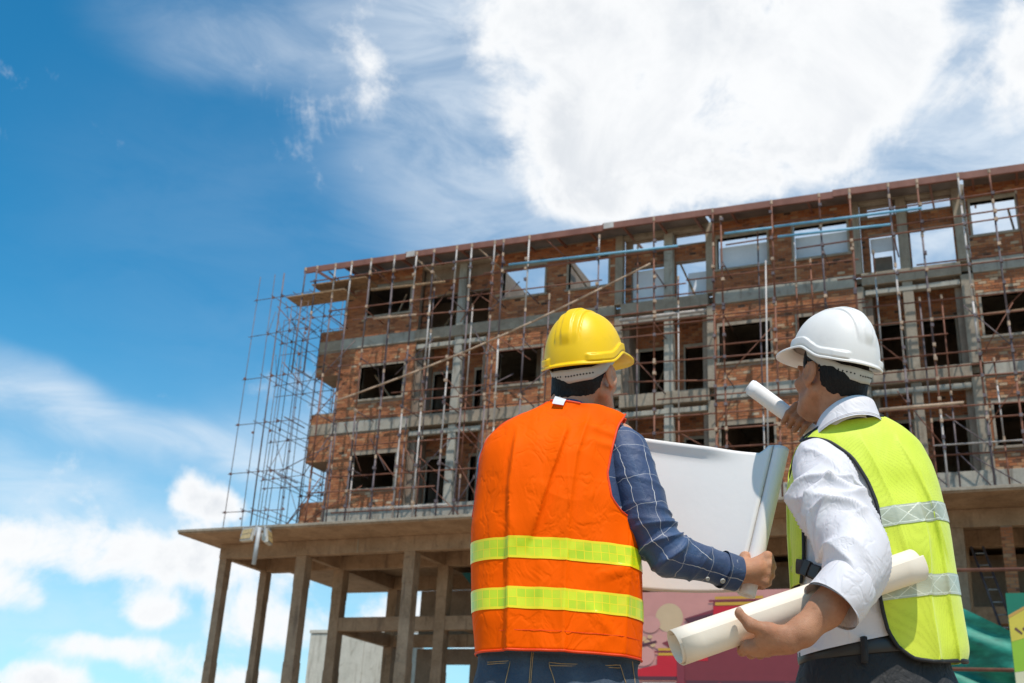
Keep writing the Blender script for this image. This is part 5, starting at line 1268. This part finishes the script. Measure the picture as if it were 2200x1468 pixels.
for i in range(ns):
    f = i / (ns - 1)
    for j, (a, bb_) in enumerate(prof):
        out_ = max(0.0, -a - 0.03)
        curl = sstep(np.array(f), 0.86, 1.0) * sstep(np.array(out_), 0.02, 0.18)
        base_ = DA + ax_ * (Lh * f) + PXv * a + NYv * bb_
        base_[2] += out_ * (-0.252 + 0.11 + 0.10 * f) - 0.026 * f ** 3 * float(sstep(np.array(out_), 0.0, 0.03)) - 0.01 * math.sin(min(1, out_ / .5) * 3.1) * (1 - f)
        base_[0] += -out_ * 0.02
        base_[1] += -0.018 * float(curl) ** 2 + 0.012 * math.sin(out_ * 9) * (1 - f)
        P[i, j] = base_
V, F = grid(P); FD = Frame(0.55, 3.2, 0.0)
o = mesh_obj('blueprint_sheet', V - FD.o, F, M_PAPER, None, True); o.location = view_to_world(0.55, 3.2, 0); o.rotation_euler = (0, 0, VIEW_YAW); solid(o, 0.001, 0.0)
tag(o, 'large blank drawing sheet rolled at one end, held by the man in orange', 'paper')

# ================================================================== man in the yellow vest
FB = Frame(0.97, 2.95)
MBn = FB.thing('person', 'man seen from behind in yellow mesh vest, white hard hat and white shirt', 'person')
HAT_B = np.array((0.902, 2.915, 1.613)); HB_YAW, HB_P = R_(24), R_(13); HB_ = HAT_B + rotm(HB_YAW, R_(15)) @ np.array((-0.004, 0.002, -0.053))
S = SDF((0.48, 2.52, -0.01), (1.30, 3.36, 1.75), 0.0037)
S.ell((0.97, 2.95, 0.86), (0.17, 0.11, 0.12), 0.03).ell((0.965, 2.955, 1.04), (0.155, 0.11, 0.2), 0.04).ell((0.955, 2.955, 1.24), (0.165, 0.105, 0.17), 0.04)
S.cap((0.84, 2.90, 1.33), (1.08, 2.99, 1.37), 0.052, None, 0.04)
S.cap((0.935, 2.93, 1.38), (0.905, 2.905, 1.53), 0.066, 0.063, 0.03)
for s in (-1, 1):
    S.chain([(0.97 + s * 0.085, 2.95, 0.82), (0.97 + s * 0.10, 2.94, 0.44), (0.97 + s * 0.105, 2.96, 0.07)], [0.085, 0.052, 0.036], 0.03)
    S.cap((0.97 + s * .105, 2.95, 0.045), (0.97 + s * .115, 3.09, 0.03), 0.036, 0.028, 0.02)
S.chain([(0.84, 2.88, 1.30), (0.818, 2.675, 1.03), (0.800, 2.615, 0.945)], [0.05, 0.046, 0.044], 0.02)
S.chain([(0.805, 2.617, 0.945), (0.750, 2.610, 0.872), (0.690, 2.602, 0.818), (0.655, 2.602, 0.800)], [0.040, 0.038, 0.031, 0.027], 0.02)
S.chain([(1.06, 2.99, 1.36), (1.06, 3.18, 1.26), (0.905, 3.165, 1.515)], [0.05, 0.042, 0.030], 0.02)
add_head(S, HB_, HB_YAW, HB_P, 1.0)
# left hand cradling the big roll from below, thumb on the near side
kb = [(0.570, 2.618, 0.782), (0.592, 2.626, 0.778), (0.614, 2.634, 0.780), (0.634, 2.640, 0.786)]
chb = [[(k[0] - .004, k[1] + .040, k[2] - .006), (k[0] - .002, k[1] + .078, k[2] + .018), (k[0] + .004, k[1] + .082, k[2] + .045)] for k in kb]
for k in kb: S.cap((0.660, 2.606, 0.798), k, 0.024, 0.0150, 0.012)
for i in range(3): S.cap(kb[i], kb[i + 1], .0145, .0145, 0.008)
for i, (k, c) in enumerate(zip(kb, chb)): S.chain([k] + c, [0.0125, 0.0108, 0.0096, 0.0082], 0.005)
S.chain([(0.652, 2.596, 0.808), (0.612, 2.590, 0.815), (0.572, 2.584, 0.824), (0.546, 2.585, 0.848)], [0.021, 0.0175, 0.0132, 0.0105], 0.012)
S.ell((0.545, 2.582, 0.853), (0.0085, 0.008, 0.011), 0.006)
S.ell((0.625, 2.597, 0.797), (0.040, 0.017, 0.020), 0.015)
# right hand round the small roll beside his chin
ra, rb_ = np.array((0.716, 3.15, 1.61)), np.array((0.866, 3.10, 1.471)); rd = (rb_ - ra) / np.linalg.norm(rb_ - ra); n2 = np.cross(rd, (0, 1.0, 0)); n2 *= np.sign(n2[2]) / np.linalg.norm(n2); n1 = np.cross(rd, n2); n1 *= -np.sign(n1[1])
A0 = np.array((0.822, 3.115, 1.512))
kk, cc2 = [], []
for i in range(4):
    A = A0 + rd * (0.0205 * i)
    kk.append(tuple(A + n2 * 0.040 + n1 * 0.006)); cc2.append([tuple(A + n2 * 0.022 + n1 * 0.036), tuple(A - n2 * 0.012 + n1 * 0.036), tuple(A - n2 * 0.033 + n1 * 0.012)])
fist(S, (0.905, 3.155, 1.525), kk, cc2, [tuple(A0 + rd * .05 + n2 * .04 - n1 * .01), tuple(A0 + rd * .01 + n2 * .036 - n1 * .02), tuple(A0 - rd * .022 + n2 * .03 - n1 * .018)], 0.0165)
V, F = S.nets(); bodyB = FB.mesh('body', V, F, M_SKIN_B, MBn)
nail = np.array([[(0.545 + 0.0052 * math.cos(a) * k, 2.5745 + .0016 * k * k, 0.8565 + 0.0068 * math.sin(a) * k) for a in np.linspace(0, 2 * np.pi, 12, endpoint=False)] for k in (0.01, .6, 1.0)]); v, f = grid(nail, closed=True); FB.mesh('thumb_nail', v, f, simple('nail', (0.50, 0.29, 0.20), 0.35, 0.03), bodyB)
make_hair(FB, S, HB_, HB_YAW, HB_P, MBn, 8)
make_hat(FB, HAT_B, R_(28), R_(15), MBn, M_HATW, 0.955)

TB = Torso([.55, .822, .904, 1.0, 1.122, 1.236, 1.301, 1.362, 1.404, 1.44, 1.5], [.775, .768, .769, .768, .766, .768, .777, .796, .828, .858, .868],
           [.55, .76, .833, .857, .974, 1.082, 1.179, 1.258, 1.322, 1.38, 1.424, 1.454, 1.5], [1.13, 1.16, 1.19, 1.19, 1.178, 1.17, 1.164, 1.155, 1.142, 1.119, 1.074, 1.01, .965], 2.95,
           [.55, .85, 1.0, 1.15, 1.28, 1.38, 1.44, 1.5], [.140, .140, .145, .147, .135, .108, .080, .060], [.12, .12, .13, .13, .12, .10, .07, .06], 2.3)
def foldB(x, z):
    P = np.stack([x, np.zeros_like(x), z], -1)
    def crease(x0, amp, wl, wr): u = x - x0; return amp * np.where(u > 0, np.exp(-u / wr), np.exp(u / wl))
    d = crease(np.interp(z, [.80, .95, 1.1, 1.25], [1.075, 1.062, 1.068, 1.05]), .022, .035, .007) * sstep(z, 1.26, 1.05)
    d += crease(np.interp(z, [.80, .95, 1.1, 1.3], [1.135, 1.118, 1.105, 1.07]), .012, .006, .03) * sstep(z, 1.34, 1.1)
    d += crease(np.interp(z, [1.0, 1.2, 1.36], [1.02, .985, .93]), .008, .02, .02) * sstep(z, .98, 1.1) * sstep(z, 1.40, 1.3)
    d += crease(np.interp(z, [1.05, 1.2, 1.36], [1.125, 1.09, 1.03]), .008, .008, .03) * sstep(z, 1.0, 1.1) * sstep(z, 1.41, 1.32)
    d += .0065 * wob(P * np.array([1, 1, .5]), 24.0, 15) + .003 * wob(P, 55.0, 16)
    return d * sstep(z, 1.43, 1.37) + .004
# back panel: from the side edge on the left to the right silhouette
LB = [(1.061, .797), (1.013, .801), (.977, .826), (.955, .864), (.944, .915), (.938, .97), (.946, 1.05), (.952, 1.12), (.947, 1.18), (.931, 1.24), (.900, 1.305), (.853, 1.352), (.800, 1.376), (.858, 1.412)]
RB = [(1.194, .818), (1.193, .826), (1.191, .845), (1.186, .88), (1.180, .94), (1.178, 1.01), (1.172, 1.09), (1.164, 1.17), (1.158, 1.23), (1.146, 1.30), (1.118, 1.378), (1.074, 1.422), (1.030, 1.438), (1.005, 1.437)]
Lr, Rr = rows_from(LB, 13, 6), rows_from(RB, 13, 6)
Pb = TB.patch(Lr, Rr, -1, 130, 0.006, foldB)
# far half and the narrow front strip on the left
LBf = [(.98, .82), (.98, .9), (.98, 1.0), (.98, 1.1), (.98, 1.2), (.98, 1.3), (.98, 1.37), (.98, 1.40)]
RBf = [(1.194, .818), (1.186, .88), (1.179, .98), (1.171, 1.09), (1.160, 1.20), (1.140, 1.32), (1.10, 1.40), (1.02, 1.437)]
Pbf = TB.patch(rows_from(LBf), rows_from(RBf), 1, 40, 0.006)
LS = [(.766, .985), (.766, 1.05), (.764, 1.12), (.766, 1.2), (.769, 1.25), (.779, 1.305), (.797, 1.362), (.83, 1.400)]
RS = [(.777, .985), (.783, 1.05), (.784, 1.12), (.781, 1.2), (.783, 1.25), (.787, 1.305), (.806, 1.368), (.845, 1.405)]
Ps = TB.patch(rows_from(LS), rows_from(RS), -1, 14, 0.006)
RSf = [(.90, .985), (.90, 1.05), (.90, 1.12), (.90, 1.2), (.90, 1.25), (.90, 1.305), (.89, 1.362), (.88, 1.400)]
Psf = TB.patch(rows_from(LS), rows_from(RSf), 1, 24, 0.006)
parts = [grid(Pb), grid(Pbf, flip=True), grid(Ps), grid(Psf, flip=True)]
V, F, _ = join([(a, b_) for a, b_ in parts]); vestB = FB.mesh('safety_vest', V, F, M_LIME, MBn); solid(vestB, 0.0016, 0.0)
binding(FB, 'vest_binding', [np.r_[Pb[0, ::-1][::3], Pb[:, 0]]], 0.0052, M_BLACKW, vestB); binding(FB, 'vest_binding', [Pb[-1, :]], 0.0048, M_BLACKW, vestB); binding(FB, 'vest_binding', [Ps[:, -1]], 0.0045, M_BLACKW, vestB)
for (zl0, zl1, zr0, zr1, xs_) in ((1.116, 1.166, 1.160, 1.212, .948), (0.934, 0.984, .974, 1.026, .938)):
    zl = np.linspace(zl0, zl1, 9); zr = np.linspace(zr0, zr1, 9)
    Q = TB.patch(np.stack([np.full(9, xs_ + .004), zl], -1), np.stack([TB.xr(zr), zr], -1), -1, 110, 0.0085, foldB)
    v, f = grid(Q); FB.mesh('reflective_stripe', v, f, M_SILVER, vestB, uv=arc_uv(Q))
# side strap and buckle
sp = sweep([(0.763, 2.90, 1.030), (0.772, 2.852, 1.016), (0.80, 2.826, 0.998), (0.85, 2.812, 0.985), (0.93, 2.803, 0.975)], [0.019] * 5, 30, 12, up=(0, -.2, 1), flat=0.12); FB.mesh('side_strap', sp[0], sp[1], M_BLACKW, vestB)
bk = MB(); rotb = Matrix.Translation(Vector((0.782, 2.834, 1.008)) - Vector(FB.o)) @ Matrix.Rotation(R_(-42), 4, 'Z') @ Matrix.Rotation(R_(27), 4, 'Y')
for bx in ((-.024, -.004, -.010, .004, -.020, .020), (.000, .026, -.010, .004, -.016, .016), (-.004, .000, -.007, .003, -.012, .012), (.026, .032, -.008, .003, -.020, .020)): bk.box(*bx)
bk.v = [tuple(rotb @ Vector(v)) for v in bk.v]; bk.build('buckle', simple('black_plastic', (0.03, 0.025, 0.025), 0.35, 0.1), vestB, local=True, bevel=0.002)

# white shirt
def foldS(x, z):
    P = np.stack([x, np.zeros_like(x), z], -1); return .006 * wob(P, 22.0, 31) + .004 * (1 - np.abs(np.sin(38 * (z + .5 * x) + 2 * wob(P, 10.0, 32)))) ** 2
Lb = [(.766, .808), (.762, .84), (.772, 1.0), (.772, 1.12), (.775, 1.236), (.785, 1.30), (.81, 1.362), (.86, 1.42)]
Rb = [(1.17, .905), (1.17, .92), (1.168, 1.0), (1.162, 1.12), (1.15, 1.236), (1.135, 1.32), (1.08, 1.41), (1.0, 1.45)]
inn = []
for sd in (-1, 1):
    P = TB.patch(rows_from(Lb, 14), rows_from(Rb, 14), sd, 90, -0.004, foldS if sd < 0 else None); V, F = grid(P, flip=sd > 0); inn.append((V, F, P.reshape(-1, 3)[:, [0, 2]]))
def foldW(TH, VV, P):
    # deep soft drapes that swing round the upper arm and bunch above the elbow
    k = np.exp(-((VV - 0.29) / 0.10) ** 2)
    w = 1.7 * np.cos(TH - 0.9) + 1.1 * wob(P, 15.0, 21)
    r1 = (1 - np.abs(np.sin(VV * 22 + w))) ** 2.6; r2 = (1 - np.abs(np.sin(VV * 36 + 1.6 * np.cos(TH + .7) + 1.5 * wob(P, 20.0, 25)))) ** 2
    dr = 1 - np.abs(np.sin(1.5 * TH + VV * 16 + 1.2 * wob(P, 12.0, 27)))
    return 0.024 * (0.25 + .75 * k) * (r1 - .3) + 0.018 * k * (r2 - .3) + 0.013 * (dr ** 2.5 - .25) * sstep(VV, 0.02, 0.12) + 0.004 * wob(P, 26.0, 23)
slW = sweep([(0.862, 2.93, 1.345), (0.842, 2.895, 1.318), (0.832, 2.850, 1.262), (0.820, 2.775, 1.165), (0.828, 2.685, 1.075), (0.834, 2.635, 1.005), (0.818, 2.622, 0.950), (0.785, 2.614, 0.905)],
            [0.040, 0.060, 0.078, 0.086, 0.083, 0.076, 0.071, 0.064], 180, 90, foldW)
cuffW = sweep([(0.815, 2.622, 0.948), (0.802, 2.618, 0.930), (0.780, 2.613, 0.902), (0.762, 2.610, 0.882)], [0.069, 0.074, 0.076, 0.075], 40, 72, lambda a, v, p: 0.006 * np.sin(2 * a + 1.0) + 0.0035 * wob(p, 40.0, 41) + 0.006 * np.exp(-(v / .006) ** 2) - 0.012 * np.exp(-v / .004) )
cuffI = sweep([(0.762, 2.610, 0.882), (0.775, 2.612, 0.897), (0.80, 2.617, 0.925)], [0.073, 0.066, 0.054], 12, 72, lambda a, v, p: 0.006 * np.sin(2 * a + 1.0))
slW2 = sweep([(1.02, 2.97, 1.37), (1.075, 2.985, 1.355), (1.085, 3.06, 1.31), (1.075, 3.16, 1.26), (1.02, 3.19, 1.34), (0.94, 3.175, 1.46)], [0.056, 0.066, 0.064, 0.062, 0.056, 0.045], 80, 40, sleeve_fold(7, 0.25, 0.008))
# collar: a stand and a fall wrapped round the neck, lower at the throat
fw2 = np.array((-math.sin(R_(28)), math.cos(R_(28))))
def ringc(r, dz, a0=-3.0, a1=3.0, n=60, ex=1.0):
    out_ = []
    for a in np.linspace(a0, a1, n):                      # a = 0 is the nape
        dx, dy = -fw2 * math.cos(a) + np.array((fw2[1], -fw2[0])) * math.sin(a)
        front = (1 - math.cos(a)) / 2
        out_.append((0.926 + dx * r * ex - fw2[0] * -0.012, 2.915 + dy * r, 1.462 + dz - 0.085 * front ** 1.1))
    return out_
Pc = np.array([ringc(0.073, -0.035), ringc(0.074, -0.01), ringc(0.0745, 0.020), ringc(0.0765, 0.0265), ringc(0.080, 0.024), ringc(0.087, 0.0), ringc(0.094, -0.024), ringc(0.098, -0.036)])
cv, cf = grid(Pc)
V, F, U = join(inn + [slW, cuffW, cuffI, slW2, (cv, cf)])
shB = FB.mesh('shirt', V, F, M_SHIRTW, MBn)
seamP = [tuple(np.array(p) + np.array((0, -.0018, .0))) for p in ringc(0.0965, -0.0285, -1.6, 1.6, 30)]
V, F, _ = join([tube_path(seamP, 0.0008, 5)]); FB.mesh('collar_stitch', V, F, simple('grey_thread', (0.5, 0.48, 0.52), 0.8, 0.05), shB)  # stitch line round the collar, in thread greyer than the cotton
# trousers and belt
S = SDF((0.70, 2.74, 0.03), (1.24, 3.16, 0.90), 0.0062)
S.ell((0.965, 2.95, 0.82), (0.187, 0.128, 0.16), 0.03); S.ell((0.965, 2.94, 0.72), (0.195, 0.138, 0.13), 0.03)
for s in (-1, 1): S.chain([(0.965 + s * 0.09, 2.95, 0.72), (0.965 + s * 0.10, 2.94, 0.43), (0.965 + s * 0.105, 2.96, 0.06)], [0.112, 0.084, 0.08], 0.03)
sl, g_ = S._box((-1, 0, 0), (2, 9, 9)); S.D = np.maximum(S.D, (g_[..., 2] - 0.868).astype(np.float32)); S.D = np.maximum(S.D, (0.055 - g_[..., 2]).astype(np.float32)); S.D += (0.003 * wob(g_, 34.0, 61)).astype(np.float32)
V, F = S.nets(); tr = FB.mesh('trousers', V, F, M_BLACKT, MBn)
bl = sweep([(0.965 + 0.190 * math.cos(a), 2.95 + 0.131 * math.sin(a), 0.834 + .024 * math.cos(a)) for a in np.linspace(0, 2 * np.pi, 40)], [0.019] * 40, 120, 10, up=(0, 0, 1), flat=0.22); FB.mesh('belt', bl[0], bl[1], simple('black_leather', (0.022, 0.02, 0.02), 0.4, 0.1), tr)
bl = sweep([(0.895, 2.812, 0.785), (0.896, 2.806, 0.815), (0.897, 2.812, 0.846)], [.009] * 3, 8, 8, up=(0, -1, 0), cap_ends=True); FB.mesh('belt_loop', bl[0], bl[1], M_BLACKT, tr)
shoes(FB, 0.97, 2.95, M_BLACKT, MBn)

# ---- the rolls he carries
FR = Frame(0.70, 2.66)
paper_roll(FR, 'paper_roll', 'thick cream paper roll clamped under the arm of the man in yellow', (0.408, 2.625, 0.773), (1.02, 2.758, 1.020), 0.0435, 1.7, simple('cream_paper', (0.83, 0.715, 0.58), 0.7, 0.03, 3.0, 0.05, 30.0), 0.006, 0.004, start=R_(75))
FS = Frame(0.80, 3.12)
paper_roll(FS, 'paper_roll', 'slim white paper roll pointing up beside the chin of the man in yellow', tuple(ra), tuple(rb_ + rd * .06), 0.0235, 3.2, M_PAPER, 0.0022)
